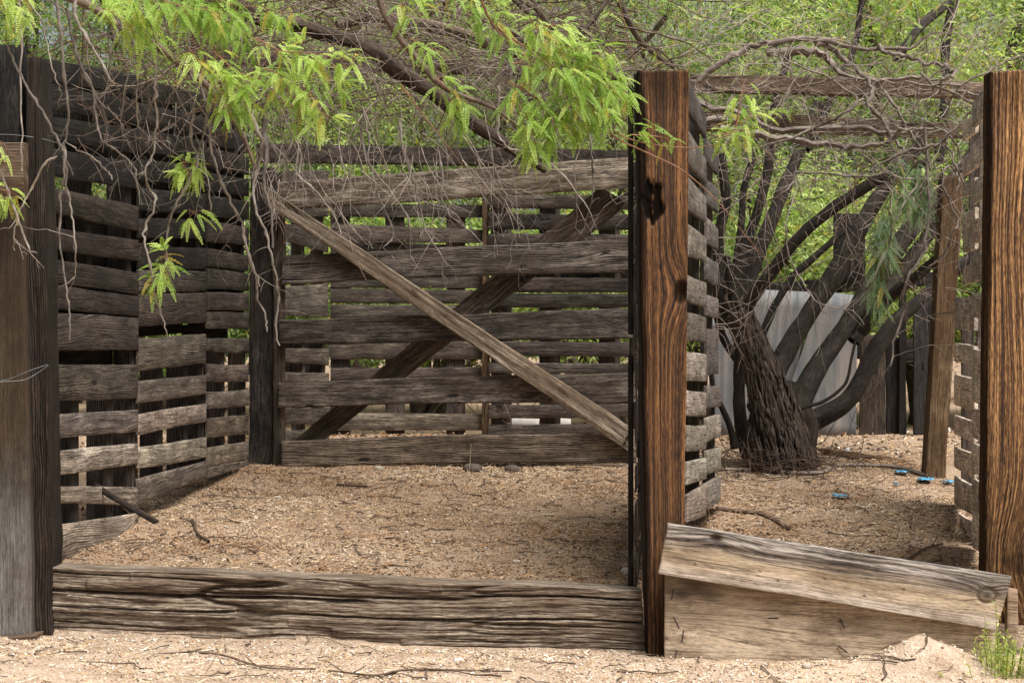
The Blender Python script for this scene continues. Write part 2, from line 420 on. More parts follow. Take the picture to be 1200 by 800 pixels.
# texture space = world space
off = np.array(g.location); co = np.empty(len(V) * 3, np.float32); g.data.vertices.foreach_get('co', co)
g.data.vertices.foreach_set('co', (co.reshape(-1, 3) + off).astype(np.float32).ravel()); g.location = (0, 0, 0)
meta(g, kind='structure', label='sandy ground littered with straw, wood chips and small twigs')

# ------------------------------------------------------------------ boards
def slab(name, TL, TR, BR, BL, th, mat, parent=None, nu=None, nv=4, edge=.004, bow=0., disp=None, tint=None, flip=False,
         tone=None, vertical=False, bevel=.003, warp=.004, seed=None):
    """a solid board: front face TL..BL (3-D), thickness th away from the eye. Uneven edges, eased arrises, uv in metres along the grain."""
    if seed is None: seed = random.randint(0, 9999)
    TL, TR, BR, BL = [np.array(p, float) for p in (TL, TR, BR, BL)]
    L = np.linalg.norm(TR - TL) * .5 + np.linalg.norm(BR - BL) * .5
    W = np.linalg.norm(BL - TL) * .5 + np.linalg.norm(BR - TR) * .5
    if nu is None: nu = max(6, int(L / .06)) if not vertical else 4
    if vertical and nv == 4: nv = max(6, int(W / .06))
    e_u, e_v = min(.5 * L / nu, bevel * 1.5) / L, min(.5 * W / nv, bevel * 1.5) / W
    su = np.concatenate([[0, e_u], np.linspace(0, 1, nu + 1)[1:-1], [1 - e_u, 1]])
    sv_ = np.concatenate([[0, e_v], np.linspace(0, 1, nv + 1)[1:-1], [1 - e_v, 1]])
    U, Vv = np.meshgrid(su, sv_, indexing='ij')
    n = np.cross(TR - TL, BL - TL); n /= np.linalg.norm(n)
    ctr = (TL + TR + BR + BL) / 4 - np.array([0, 0, H])
    if np.dot(n, ctr) < 0: n = -n          # n points away from the eye
    if flip: n = -n
    pts = (TL[None, None] * ((1 - U) * (1 - Vv))[..., None] + TR * (U * (1 - Vv))[..., None]
           + BR * (U * Vv)[..., None] + BL * ((1 - U) * Vv)[..., None])
    vd = (BL - TL + BR - TR); vd /= np.linalg.norm(vd)
    ud = (TR - TL + BR - BL); ud /= np.linalg.norm(ud)
    uu, vvv = U * L, Vv * W
    if vertical:   # grain along v: the long rough edges are at u = 0 and 1
        e0 = fbm(vvv * 5, U * 0 + 1.5, 4, seed) * edge * 4; e1 = fbm(vvv * 5, U * 0 + 7.5, 4, seed) * edge * 4
        pts += ud * ((1 - U) * e0 + U * e1 + bow * np.sin(math.pi * Vv))[..., None]
        t0 = fbm(uu * 30, U * 0 + 3.5, 3, seed) * edge * 2
        pts += vd * (t0 * (1 - Vv))[..., None]
    else:
        e0 = fbm(uu * 3, U * 0 + 1.5, 5, seed) * edge * 2.6; e1 = fbm(uu * 3, U * 0 + 7.5, 5, seed) * edge * 2.6
        pts += vd * ((1 - Vv) * e0 + Vv * e1 + bow * np.sin(math.pi * U))[..., None]
        t0 = fbm(vvv * 30, U * 0 + 3.5, 3, seed) * edge * 2
        pts += ud * (t0 * (1 - U) - t0 * U)[..., None]
    wv = fbm(uu * 1.3, vvv * 4, 2, seed + 3) * warp * 4
    front = pts + n * wv[..., None]
    back = pts + n * (wv + th)[..., None]
    if disp is not None: front = front - n * disp(uu, vvv, U, Vv)[..., None]
    bd = (U == 0) | (U == 1) | (Vv == 0) | (Vv == 1)
    front = front + n * (bd * bevel)[..., None]; back = back - n * (bd * bevel)[..., None]
    nU, nV = U.shape
    idx = np.arange(nU * nV).reshape(nU, nV)
    q = np.stack([idx[:-1, :-1], idx[:-1, 1:], idx[1:, 1:], idx[1:, :-1]], -1).reshape(-1, 4)
    Nn = nU * nV
    qb = q[:, ::-1] + Nn
    loop = np.concatenate([idx[:, 0], idx[-1, 1:], idx[-2::-1, -1], idx[0, -2:0:-1]])
    l2 = np.roll(loop, -1)
    qs = np.stack([loop, l2, l2 + Nn, loop + Nn], -1)
    Vt = np.concatenate([front.reshape(-1, 3), back.reshape(-1, 3)])
    # side strips get their own vertices so that arrises stay crisp and uv does not smear
    base = len(Vt)
    Vt = np.concatenate([Vt, Vt[loop], Vt[loop + Nn]]); k = len(loop)
    ar = np.arange(k); ar2 = np.roll(ar, -1)
    qs = np.stack([base + ar, base + ar2, base + k + ar2, base + k + ar], -1)
    ru, rv = random.random() * 40, random.random() * 40
    g_ = (vvv, uu) if vertical else (uu, vvv)
    f_uv = np.stack([g_[0] + ru, g_[1] + rv], -1).reshape(-1, 2)
    b_uv = f_uv + [0, W + .3]
    s0 = f_uv[loop]; s1 = s0 + np.array([0.0, 1.0]) * -th
    uv = np.concatenate([f_uv, b_uv, s0, s1])
    colr = None
    if tone is not None:
        tf = np.stack([np.broadcast_to(x, U.shape) for x in tone(uu, vvv, U, Vv)], -1).reshape(-1, 3)
        colr = np.concatenate([tf, tf, tf[loop], tf[loop]])
    Q = np.concatenate([q, qb, qs])
    nrm = np.cross(front[0, -1] - front[0, 0], front[-1, 0] - front[0, 0])
    if np.dot(nrm, n) > 0: Q = Q[:, ::-1]
    return mesh_obj(name, Vt, Q, mat, parent, uv, colr, tint=tint)

def pboard(name, x0, x1, yl0, yl1, yr0, yr1, D0, D1, th, mat, parent=None, **k):
    return slab(name, P(x0, yl0, D0), P(x1, yr0, D1), P(x1, yr1, D1), P(x0, yl1, D0), th, mat, parent, **k)

def jit(a, s=.12):
    f = 1 + random.uniform(-s, s)
    return tuple(max(.0, c * f * (1 + random.uniform(-.04, .04))) for c in a)

def gtint(a, b_):
    k = random.uniform(a, b_); return (k, k * .955, k * .915)

# ------------------------------------------------------------------ tubes
def smooth_path(pts, n=6):
    pts = np.array(pts, float)
    if len(pts) < 3: return pts
    p = np.vstack([2 * pts[0] - pts[1], pts, 2 * pts[-1] - pts[-2]])
    out = []
    for i in range(1, len(p) - 2):
        for t in np.linspace(0, 1, n, endpoint=False):
            a, b, c, d = p[i - 1], p[i], p[i + 1], p[i + 2]
            out.append(.5 * (2 * b + (c - a) * t + (2 * a - 5 * b + 4 * c - d) * t * t + (3 * b - a - 3 * c + d) * t ** 3))
    out.append(p[-2])
    return np.array(out)

def tubes(name, items, mat, parent=None, sides=5, tint=None, rough=0., caps=False):
    Vs, Qs, Us = [], [], []; off = 0
    ang = np.linspace(0, 2 * math.pi, sides + 1)
    for pts, rad in items:
        pts = np.asarray(pts, float); n = len(pts)
        if n < 2: continue
        rad = np.asarray(rad, float)
        if rad.ndim == 0: rad = np.full(n, float(rad))
        if len(rad) != n: rad = np.interp(np.linspace(0, 1, n), np.linspace(0, 1, len(rad)), rad)
        tg = np.gradient(pts, axis=0); tg /= np.linalg.norm(tg, axis=1)[:, None] + 1e-9
        mt = np.abs(tg.mean(0)); ref = np.zeros(3); ref[int(np.argmin(mt))] = 1
        a = np.cross(tg, ref); a /= np.linalg.norm(a, axis=1)[:, None] + 1e-9
        b = np.cross(tg, a)
        r = rad[:, None] * np.ones(sides + 1)
        s = np.concatenate([[0], np.cumsum(np.linalg.norm(np.diff(pts, axis=0), axis=1))])
        if rough:
            sd_ = random.randint(0, 999)
            rr = 1 + rough * 2 * fbm(np.cos(ang)[None] * 2 + s[:, None] * 1.2 / max(.02, rad.mean() * 8) + 50, np.sin(ang)[None] * 2 + 30 + s[:, None] * .3, 4, sd_)
            rr[:, -1] = rr[:, 0]; r = r * rr
        ring = pts[:, None] + (a[:, None] * np.cos(ang)[None, :, None] + b[:, None] * np.sin(ang)[None, :, None]) * r[..., None]
        u0, v0 = random.random() * 30, random.random() * 30
        uv = np.stack([s[:, None] + u0 + 0 * ang[None], v0 + ang[None] * rad.mean() + 0 * s[:, None]], -1)
        m = sides + 1
        idx = off + np.arange(n * m).reshape(n, m)
        q = np.stack([idx[:-1, :-1], idx[:-1, 1:], idx[1:, 1:], idx[1:, :-1]], -1).reshape(-1, 4)
        Vs.append(ring.reshape(-1, 3)); Us.append(uv.reshape(-1, 2)); Qs.append(q); off += n * m
    return mesh_obj(name, np.vstack(Vs), np.vstack(Qs), mat, parent, np.vstack(Us), smooth=True, tint=tint)

def ppath(pts, D, D2=None, n=5, jitter=0.):
    """pixel polyline to a smooth 3-D path, distance D -> D2"""
    D2 = D if D2 is None else D2
    k = len(pts)
    return smooth_path([P(p[0], p[1], D + (D2 - D) * i / (k - 1) + (random.uniform(-jitter, jitter))) for i, p in enumerate(pts)], n)

def twig(start, d, L, r, droop=0., kink=.35, seg=.05, kids=0, out=None, kidlen=.45, depth=0, minr=.0007):
    if out is None: out = []
    d = np.array(d, float); d /= np.linalg.norm(d)
    p = np.array(start, float); pts = [p.copy()]
    n = max(3, int(L / seg))
    nodes = []
    drift = RNG.normal(0, .10, 3)
    for i in range(n):
        d = d + RNG.normal(0, kink, 3) * (.5 if i % 2 else 1) * .5 + drift * .25 + np.array([0, 0, -droop]) * .25
        d /= np.linalg.norm(d)
        p = p + d * L / n
        pts.append(p.copy()); nodes.append((p.copy(), d.copy(), i / n))
    pts = np.array(pts)
    out.append((pts, np.linspace(r, max(minr, r * .4), len(pts))))
    if kids and depth < 3:
        for k in range(kids):
            q, dd, f = nodes[int(RNG.integers(1, len(nodes)))]
            side = RNG.normal(0, 1, 3); side -= dd * side.dot(dd); side /= np.linalg.norm(side) + 1e-9
            nd = dd * .7 + side * .8
            twig(q, nd, L * kidlen * RNG.uniform(.5, 1.1), max(minr, r * .6 * (1 - .4 * f)), droop, kink, seg, max(0, kids - 2), out, kidlen, depth + 1, minr)
    return out

# ------------------------------------------------------------------ leaves
def pinnae(name, B, Dv, Nn, L, mat, parent=None, pairs=13, tone=None, droop=.25, leaf_len=.15, leaf_w=.068):
    """feathery pinnae, all in one mesh: B base, Dv direction, Nn blade normal, L length"""
    B, Dv, Nn, L = [np.asarray(x, float) for x in (B, Dv, Nn, L)]
    N = len(B)
    Dv = Dv / np.linalg.norm(Dv, axis=1)[:, None]
    S = np.cross(Dv, Nn); S /= np.linalg.norm(S, axis=1)[:, None] + 1e-9
    Nn = np.cross(S, Dv)
    t = np.linspace(.10, 1, pairs)
    c = B[:, None] + Dv[:, None] * (L[:, None] * t)[..., None]
    c[..., 2] -= (L[:, None] * t ** 2) * droop
    prof = np.clip(np.sin(math.pi * (.16 + .78 * t)), .25, 1) ** .7
    ll = (L[:, None] * leaf_len * prof); lw = L[:, None] * leaf_w * np.ones_like(ll)
    Vs = []
    for sgn in (-1, 1):
        rj = RNG.normal(0, .16, (N, pairs, 1)); fold = .18 + RNG.normal(0, .12, (N, pairs, 1))
        ld = S[:, None] * sgn * (.93 + rj * .3) + Dv[:, None] * (.30 + rj) + Nn[:, None] * fold
        ld /= np.linalg.norm(ld, axis=2)[..., None]
        wd = np.cross(ld, Nn[:, None]); wd /= np.linalg.norm(wd, axis=2)[..., None] + 1e-9
        p0 = c; p2 = c + ld * ll[..., None]
        p1 = c + ld * (ll * .5)[..., None] + wd * lw[..., None] * .55
        p3 = c + ld * (ll * .5)[..., None] - wd * lw[..., None] * .55
        Vs.append(np.stack([p0, p1, p2, p3], 2).reshape(-1, 3))
    r0 = B; r1 = c[:, -1]; wv = S * (L * .006)[:, None]; mid = c[:, pairs // 2]
    rach = np.stack([r0 - wv, r0 + wv, mid + wv, mid - wv, mid - wv, mid + wv, r1 + wv * .4, r1 - wv * .4], 1).reshape(-1, 3)
    V = np.vstack(Vs + [rach])
    Q = np.arange(len(V)).reshape(-1, 4)
    if tone is None: tone = RNG.random(N)
    tone = np.asarray(tone, float); k2 = RNG.random(N)
    colr = np.zeros((len(V), 3))
    a_ = np.repeat(tone, pairs * 4); b_ = np.repeat(k2, pairs * 4)
    half = N * pairs * 4
    colr[:half, 0] = a_; colr[half:2 * half, 0] = a_; colr[2 * half:, 0] = np.repeat(tone, 8)
    colr[:half, 1] = b_; colr[half:2 * half, 1] = b_
    colr[:, 0] = np.clip(colr[:, 0] + RNG.normal(0, .05, len(V)), 0, 1)
    return mesh_obj(name, V, Q, mat, parent, col=colr)

def leaf_sites(path, every=.03, start=.15, spread=1.0, L=(.05, .08), down=.6, pairs=(1, 2), jitter=.0):
    """bipinnate leaves along a shoot: petiole + pairs of pinnae; returns pinna arrays and petiole tubes"""
    path = np.asarray(path); s = np.concatenate([[0], np.cumsum(np.linalg.norm(np.diff(path, axis=0), axis=1))])
    Bs, Ds, Ns, Ls, pet = [], [], [], [], []
    d = s[-1] * start; side = 1
    while d < s[-1]:
        p = np.array([np.interp(d, s, path[:, k]) for k in range(3)])
        q = np.array([np.interp(min(s[-1], d + .01), s, path[:, k]) for k in range(3)])
        t = q - p; t /= np.linalg.norm(t) + 1e-9
        for rep in range(2 if random.random() < .5 else 1):
            sd_ = RNG.normal(0, 1, 3); sd_ -= t * sd_.dot(t); sd_ /= np.linalg.norm(sd_)
            pd = t * .35 + sd_ * spread + np.array([0, 0, -down * .5]); pd /= np.linalg.norm(pd)
            pl = random.uniform(.012, .03)
            e = p + pd * pl
            pet.append((np.array([p, p + pd * pl * .6 + [0, 0, .002], e]), [.0008, .0006, .0005]))
            npair = random.randint(*pairs)
            for m in range(npair):
                bp = e + pd * .012 * m
                for sg in (-1, 1):
                    up = np.array([RNG.normal(0, .35), -.5 + RNG.normal(0, .3), .8])
                    lat = np.cross(pd, up); lat /= np.linalg.norm(lat)
                    dd = pd * random.uniform(.5, 1.0) + lat * sg * random.uniform(.5, .9) + np.array([0, 0, -down * random.uniform(.5, 1.3)])
                    dd /= np.linalg.norm(dd)
                    nn = up - dd * up.dot(dd)
                    Bs.append(bp); Ds.append(dd); Ns.append(nn); Ls.append(random.uniform(*L))
        d += every * random.uniform(.6, 1.4)
    return Bs, Ds, Ns, Ls, pet

# ================================================================== STRUCTURES
# ---------------------------------------------------------------- pallets
def pallet(label, x0, x1, D0, D1, rows, mat, tints, str_fr=(.06, .5, .94), rear=.4, name='pallet', group='weathered pallets standing as the pen walls',
           th=.018, sdepth=.09, stint=(.9, .9, .9), edge=.003, str_w=.04, cat='pallet'):
    zt0 = P(x0, rows[0][0], D0); zt1 = P(x1, rows[0][2], D1)
    zb0 = P(x0, rows[-1][1], D0); zb1 = P(x1, rows[-1][3], D1)
    n = np.cross(zt1 - zt0, [0, 0, -1.0]); n /= np.linalg.norm(n)
    if np.dot(n, zt0 - [0, 0, H]) < 0: n = -n
    t = thing(name, (zb0 + zb1) / 2, label, cat, group)
    for r, row in enumerate(rows):
        tn = tints[min(r, len(tints) - 1)]
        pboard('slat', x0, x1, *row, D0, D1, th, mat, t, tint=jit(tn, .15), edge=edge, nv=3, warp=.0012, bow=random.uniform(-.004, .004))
    along = (zt1 - zt0); along[2] = 0; Lh = np.linalg.norm(along); along /= Lh
    for f in str_fr:
        top = zt0 * (1 - f) + zt1 * f; bot = zb0 * (1 - f) + zb1 * f
        o_ = n * (th + .006)
        c0, c1 = top + o_ + [0, 0, -.01], bot + o_ + [0, 0, .01]
        hw = along * str_w * .5
        slab('stringer', c0 - hw, c0 + hw, c1 + hw, c1 - hw, sdepth, mat, t, vertical=True, tint=jit(stint, .2), edge=.0015, warp=.0)
    for r, row in enumerate(rows):
        if random.random() < rear or (rear > .8 and r == len(rows) - 1):
            a = P(x0, row[0], D0); b = P(x1, row[2], D1); c = P(x1, row[3], D1); d = P(x0, row[1], D0)
            dz = -.03
            if r + 1 < len(rows): dz = (rows[r][0] + rows[r][1] - rows[r + 1][0] - rows[r + 1][1]) / 4 * D0 / F
            elif r: dz = -.058
            sh = np.array([0, 0, dz + random.uniform(-.012, .012)]) + n * (th + sdepth + .012)
            slab('rear_slat', a + sh, b + sh, c + sh, d + sh, .016, mat, t, tint=jit(stint, .25), edge=.002, nv=2)
    return t

DK = (.135, .128, .125); MD = (.45, .42, .40); LT = (1.0, .98, .95)  # DK mixes dark wood with shade from the tree overhead
def dwall(D):  # left wall plan: distance -> x
    return -1.71 + (-1.51 + 1.71) * (D - 6.0) / 3.3
W0, W1, W2, W3 = 6.05, 7.15, 8.35, 9.35
# upper pallets, one per bay
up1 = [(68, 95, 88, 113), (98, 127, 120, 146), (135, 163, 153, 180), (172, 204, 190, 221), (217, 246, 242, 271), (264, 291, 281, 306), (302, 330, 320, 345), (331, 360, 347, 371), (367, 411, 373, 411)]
pallet('blackened, shade toned pallet, upper of two, nearest the left front posts', 50, 163, W0, W1, up1, M['pallet'], [DK] * 4 + [(.22, .19, .17)] * 3 + [(.30, .27, .25), (.38, .34, .31)], stint=(.16, .15, .14), rear=.95, str_w=.07)
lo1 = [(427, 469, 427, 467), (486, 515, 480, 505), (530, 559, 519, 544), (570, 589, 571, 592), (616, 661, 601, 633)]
pallet('grey brown wide gapped pallet, lower one nearest the left front posts', 55, 162, W0, W1, lo1, M['pallet'], [(.42, .38, .35), (1.0, .98, .98), (1.15, 1.12, 1.10), (1.3, 1.22, 1.16), (1.5, 1.42, 1.35)], stint=(.20, .18, .17), rear=.0, str_w=.085, str_fr=(.02, .34, .72, .98))  # wide dark stringers also paint the shade inside the pallet
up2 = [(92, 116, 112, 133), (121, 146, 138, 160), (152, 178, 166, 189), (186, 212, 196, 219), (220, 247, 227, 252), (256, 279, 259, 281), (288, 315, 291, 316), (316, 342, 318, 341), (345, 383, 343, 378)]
pallet('dark, shade toned pallet in the middle bay of the left wall, upper one', 164, 242, W1, W2, up2, M['pallet'], [DK] * 7 + [(.25, .23, .21), (.32, .29, .27)], stint=(.16, .15, .14), rear=.95, str_w=.07)
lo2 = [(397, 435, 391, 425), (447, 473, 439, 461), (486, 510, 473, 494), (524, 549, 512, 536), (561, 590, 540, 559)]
pallet('lighter grey pallet in the middle bay of the left wall, lower one', 163, 242, W1, W2, lo2, M['pallet'], [(.55, .5, .46), (1.1, 1.02, .96), (1.25, 1.2, 1.14), (1.35, 1.27, 1.2), (1.45, 1.35, 1.25)], stint=(.20, .18, .17), rear=.0, str_w=.08, str_fr=(.02, .36, .74, .98))  # stringers again tinted dark for the shaded inside
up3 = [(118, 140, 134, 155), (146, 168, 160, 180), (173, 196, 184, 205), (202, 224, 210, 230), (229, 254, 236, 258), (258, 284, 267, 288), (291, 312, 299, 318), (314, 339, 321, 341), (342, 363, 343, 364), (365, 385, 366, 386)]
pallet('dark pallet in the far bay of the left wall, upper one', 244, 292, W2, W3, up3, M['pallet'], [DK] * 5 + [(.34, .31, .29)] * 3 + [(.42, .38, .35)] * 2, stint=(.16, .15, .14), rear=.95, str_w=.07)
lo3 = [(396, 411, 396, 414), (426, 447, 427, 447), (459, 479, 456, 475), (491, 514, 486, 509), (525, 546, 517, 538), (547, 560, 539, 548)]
pallet('brown grey pallet in the far bay of the left wall, lower one', 244, 292, W2, W3, lo3, M['pallet'], [(.5, .47, .43), (.6, .56, .52), (.9, .82, .74), (1.0, .92, .82), (1.15, 1.05, .92), (1.2, 1.1, .96)], stint=(.24, .21, .19), rear=.0, str_w=.07, str_fr=(.02, .45, .98))  # inner shade put into the stringer tint here too

# ---------------------------------------------------------------- left front corner
def vpost(name, x0t, x1t, x0b, x1b, yt, yb, D, depth, mat, tint, label, cat='post', group=None, **k):
    o = slab(name, P(x0t, yt, D), P(x1t, yt, D), P(x1b, yb, D), P(x0b, yb, D), depth, mat, None, vertical=True, tint=tint, **k)
    return meta(o, label, cat, group)

cor_tone = lambda uu, vv, U, V: (0 * U, np.clip(V * .92 + (1 - U) * -.05 + .03, 0, 1), np.clip(1.3 - abs(U - .2) * 4.5, 0, 1) * np.clip((V - .35) * 1.4, 0, .55) + np.clip((U - .93) * 9, 0, .7))
o = slab('fence_plank', P(-45, 236, 5.92), P(29, 236, 5.92), P(38, 748, 5.92), P(-45, 748, 5.92), .05, M['corner'], None, vertical=True, nu=10, nv=60, tone=cor_tone, edge=.003,
         disp=lambda uu, vv, U, V: fbm(uu * 45, vv * 1.6, 4, 3) * .007)
meta(o, 'wide upright plank at the left edge, brown above and bleached grey green below', 'plank')
vpost('wooden_post', -30, 22, -30, 22, 52, 231, 5.98, .09, M['dark'], (.9, .95, 1.0), 'black post stub above the wide plank at the left edge', nu=8,
      disp=lambda uu, vv, U, V: fbm(uu * 40, vv * 1.6, 4, 8) * .012)
o = pboard('rail_end', -40, 28, 166, 233, 166, 233, 5.90, 5.90, .06, M['tie'], None, nu=30, nv=24, tint=(.75, .68, .6), edge=.004,
           disp=lambda uu, vv, U, V: fbm(uu * 5, vv * 60, 4, 12) * .022)
meta(o, 'split grey brown rail end nailed across the left edge plank', 'rail')
o = pboard('ground_sill', -40, 42, 752, 782, 744, 766, 5.86, 5.86, .10, M['tie'], None, nu=16, nv=8, tint=(1.0, .9, .78), edge=.004,
           disp=lambda uu, vv, U, V: fbm(uu * 6, vv * 40, 4, 4) * .008)
meta(o, 'short weathered sill board lying on the sand under the left edge plank', 'board')
vpost('wooden_post', 29, 48, 39, 61, 67, 747, 5.96, .16, M['dark'], (.8, .68, .58), 'rough near black post between the left edge plank and the pallets', nu=12, nv=70, edge=.006,
      disp=lambda uu, vv, U, V: fbm(uu * 50, vv * 2.2, 4, 18) * .03)
# thin grey stem in front of it
# wires
wt = thing('wire_tie', P(30, 440, 5.85), 'twisted grey wire wrapped around the left front post', 'wire')
tubes('wire_strand', [(ppath([(-20, 451), (10, 444), (35, 434), (56, 427)], 5.85, 5.93), .0013)], M['wire'], wt, 6)
tubes('wire_strand', [(ppath([(-20, 450), (5, 447), (28, 445), (42, 438), (57, 428)], 5.84, 5.93), .0013)], M['wire'], wt, 6)
tubes('wire_strand', [(ppath([(-20, 158), (15, 158), (50, 163), (68, 168)], 5.9, 6.0), .0010)], M['wire'], wt, 6)

# ---------------------------------------------------------------- timber sill
def tie_disp(uu, vv, U, V):
    wob = vv + fbm(uu * 1.1, vv * 2, 3, 44) * .05
    ridge = lambda a, k, sd: 1 - np.abs(2 * vn(a, k, sd) - 1) * 2
    d = fbm(uu * 1.2, wob * 14, 3, 21) * .007
    d += fbm(uu * 6, wob * 120, 4, 31) * .010 + fbm(uu * 22, wob * 240, 2, 33) * .005
    cr = np.clip(1 - np.abs(vn(uu * 1.1 + fbm(uu * 6, vv * 8, 2, 4) * .4, wob * 24, 51) - .5) * 24, 0, 1)
    cr *= np.clip(vn(uu * 2.5, wob * 10, 52) * 2.4 - .7, 0, 1)
    cr2 = np.clip(1 - np.abs(vn(uu * 2.3, wob * 60, 61) - .5) * 9, 0, 1) * np.clip(vn(uu * 3.5, wob * 14, 62) * 2.4 - .9, 0, 1)
    d -= cr * .040 + cr2 * .018
    for c0, w_, dp, a0, a1 in ((.075, .005, .045, 0, 1.15), (.135, .003, .030, 1.25, 2.3), (.060, .004, .03, .55, 1.5), (.047, .0035, .035, 1.55, 2.2)):
        msk = 1 / (1 + np.exp(-(uu - a0) * 60)) * 1 / (1 + np.exp((uu - a1) * 60))
        d -= dp * np.exp(-((wob - c0) / w_) ** 2) * msk
    cell = np.floor(wob * 34); xc = uu * 2.6 + _T[(cell.astype(int)) & 255, 3] * 9
    st = _T[np.floor(xc).astype(int) & 255, cell.astype(int) & 255]
    d += (st - .5) * .013 * np.clip(1.5 - uu * .7, .12, 1)
    return d - .008
o = slab('timber_beam', P(60, 665, 5.98), P(752, 691, 5.96), P(757, 762, 5.96), P(60, 745, 5.98), .17, M['tie'], None, nu=620, nv=110, disp=tie_disp, edge=.007, warp=0, bevel=.010, bow=.004)
meta(o, 'long cracked and splintered timber beam lying across the pen entrance', 'beam')

# ---------------------------------------------------------------- centre post
def knot_push(cx, cy, rx, ry, amp):
    return lambda vv, uu: amp * (uu - cx) / rx * np.exp(-(((uu - cx) / rx) ** 2 + ((vv - cy) / ry) ** 2))
def cpost_tone(uu, vv, U, V):
    # uu across 0...19, vv down from the top in metres
    kx, ky = .138, .80
    dk = ((uu - kx) / .030) ** 2 + ((vv - ky) / .046) ** 2 + fbm(uu * 60, vv * 40, 3, 19) * .9
    push = -.045 * np.exp(-(((uu - kx) / .06) ** 2 + ((vv - ky) / .12) ** 2))
    darken = np.clip((1.15 - dk) * 1.8, 0, .86)
    hx, hy = .035, .475
    hole = ((uu - hx) / .038) ** 2 + ((vv - hy) / .07) ** 2 + fbm(uu * 55, vv * 22, 4, 9) * 3.2
    darken = np.maximum(darken, np.clip((1.25 - hole) * 3, 0, 1))
    edgeb = np.clip(1 - (uu - .002 - .020 * vn(vv * 5, vv * 0, 3) * np.clip(1.5 - vv * .7, .2, 1)) * 70, 0, 1) * .9 * np.clip(1.25 - vv * .12, 0, 1)  # left edge painted dark as the side turned from the light
    darken = np.maximum(darken, edgeb)
    darken = np.maximum(darken, np.clip((vv - 1.72) * 2.4, 0, .72) * (vn(uu * 50, vv * 3, 6) * .5 + .6))
    darken = np.maximum(darken, np.clip(1 - vv * 6, 0, .65) * vn(uu * 60, vv * 6, 12))
    return push, np.clip(darken, 0, 1), 0 * U
def cpost_disp(uu, vv, U, V):
    d = fbm(uu * 75, vv * 1.2, 4, 66) * .009
    d -= .022 * np.exp(-(((uu - .140) / .02) ** 2 + ((vv - .80) / .03) ** 2))
    hole = ((uu - .035) / .038) ** 2 + ((vv - .475) / .07) ** 2 + fbm(uu * 55, vv * 22, 4, 9) * 3.2
    d -= .014 * np.clip(1.3 - hole, 0, 1)
    return d
o = slab('wooden_post', P(748, 83, 5.85), P(808, 82, 5.85), P(801, 771, 5.85), P(759, 773, 5.85), .13, M['post_c'], None, vertical=True, nu=46, nv=260, tone=cpost_tone, disp=cpost_disp, edge=.0025, bevel=.006, warp=.002, bow=-.0)
meta(o, 'tall reddish brown post with a big dark knot, at the centre between the two pens', 'post', 'oiled reddish posts at the pen openings')
o = slab('post_side_strip', P(742, 86, 5.97), P(748, 86, 5.90), P(758, 745, 5.90), P(752, 690, 5.97), .008, M['dark'], None, vertical=True, tint=(.75, .72, .72))  # thin dark strip along the post's left side
meta(o, 'thin black strip running up the left side of the centre post', 'board')

# ---------------------------------------------------------------- right post
def rpost_tone(uu, vv, U, V):
    darken = np.clip(1 - (uu - .000 - .008 * vn(vv * 3, vv * 0, 3)) * 70, 0, 1) * .8  # dark band along the left edge and side face
    dk = ((uu - .115) / .07) ** 2 + ((vv - 1.78) / .06) ** 2
    push = .07 * np.exp(-(((uu - .13) / .11) ** 2 + ((vv - 1.76) / .17) ** 2)) + .02 * np.exp(-(((uu - .1) / .07) ** 2 + ((vv - .62) / .3) ** 2))
    darken = np.maximum(darken, np.clip(1.3 - dk, 0, 1) * .75)
    darken = np.maximum(darken, np.clip((vv - 1.35) * 1.3, 0, .55))
    darken = np.maximum(darken, np.clip(1 - vv * 5, 0, .5) * vn(uu * 60, vv * 6, 12))
    return push, np.clip(darken, 0, 1), 0 * U
o = slab('wooden_post', P(1161, 84, 5.85), P(1226, 80, 5.85), P(1222, 735, 5.85), P(1154, 728, 5.85), .095, M['post_r'], None, vertical=True, nu=46, nv=240, tone=rpost_tone,
         disp=lambda uu, vv, U, V: fbm(uu * 62, vv * .9, 4, 166) * .016, edge=.002, bevel=.007, warp=.002)
meta(o, 'bright orange grained post cut off by the right edge of the view', 'post', 'oiled reddish posts at the pen openings')
o = slab('post_side_strip', P(1158, 92, 5.97), P(1164, 84, 5.90), P(1156, 665, 5.90), P(1152, 655, 5.97), .008, M['dark'], None, vertical=True, tint=(.9, .8, .75))  # added dark strip standing in for the post's own left face
meta(o, 'narrow dark strip added for the left side face of the orange right post', 'board')
o = pboard('wood_block', 1181, 1193, 688, 742, 690, 742, 5.83, 5.83, .04, M['tan'], None, nu=4)
meta(o, 'small pale wood block behind the right end of the slanting plank', 'block')

# ---------------------------------------------------------------- leaning planks
def top_tone(uu, vv, U, V):
    push = .03 * np.exp(-(((uu - .18) / .12) ** 2 + ((vv - .03) / .035) ** 2)) + .035 * np.tanh((vv - .078) / .02) * np.exp(-(((uu - 1.15) / .06) ** 2 + ((vv - .078) / .04) ** 2))
    k1 = ((uu - .175) / .022) ** 2 + ((vv - .028) / .017) ** 2
    k2 = ((uu - 1.15) / .030) ** 2 + ((vv - .078) / .022) ** 2
    ring = np.exp(-((np.sqrt(k2) - 1) / .22) ** 2)
    darken = np.clip(np.clip(1.4 - k1, 0, 1) + np.clip(1.0 - k2 * 2.2, 0, 1) * .9 + ring * .8, 0, 1)
    for a, b_ in ((.12, .13), (.35, .12), (.58, .11), (.62, .075), (.72, .04), (.86, .10), (.73, .145), (.42, .145)):
        darken = np.maximum(darken, np.clip(1.6 - (((uu - a) / .006) ** 2 + ((vv - b_) / .004) ** 2), 0, 1))
    return push, V, darken
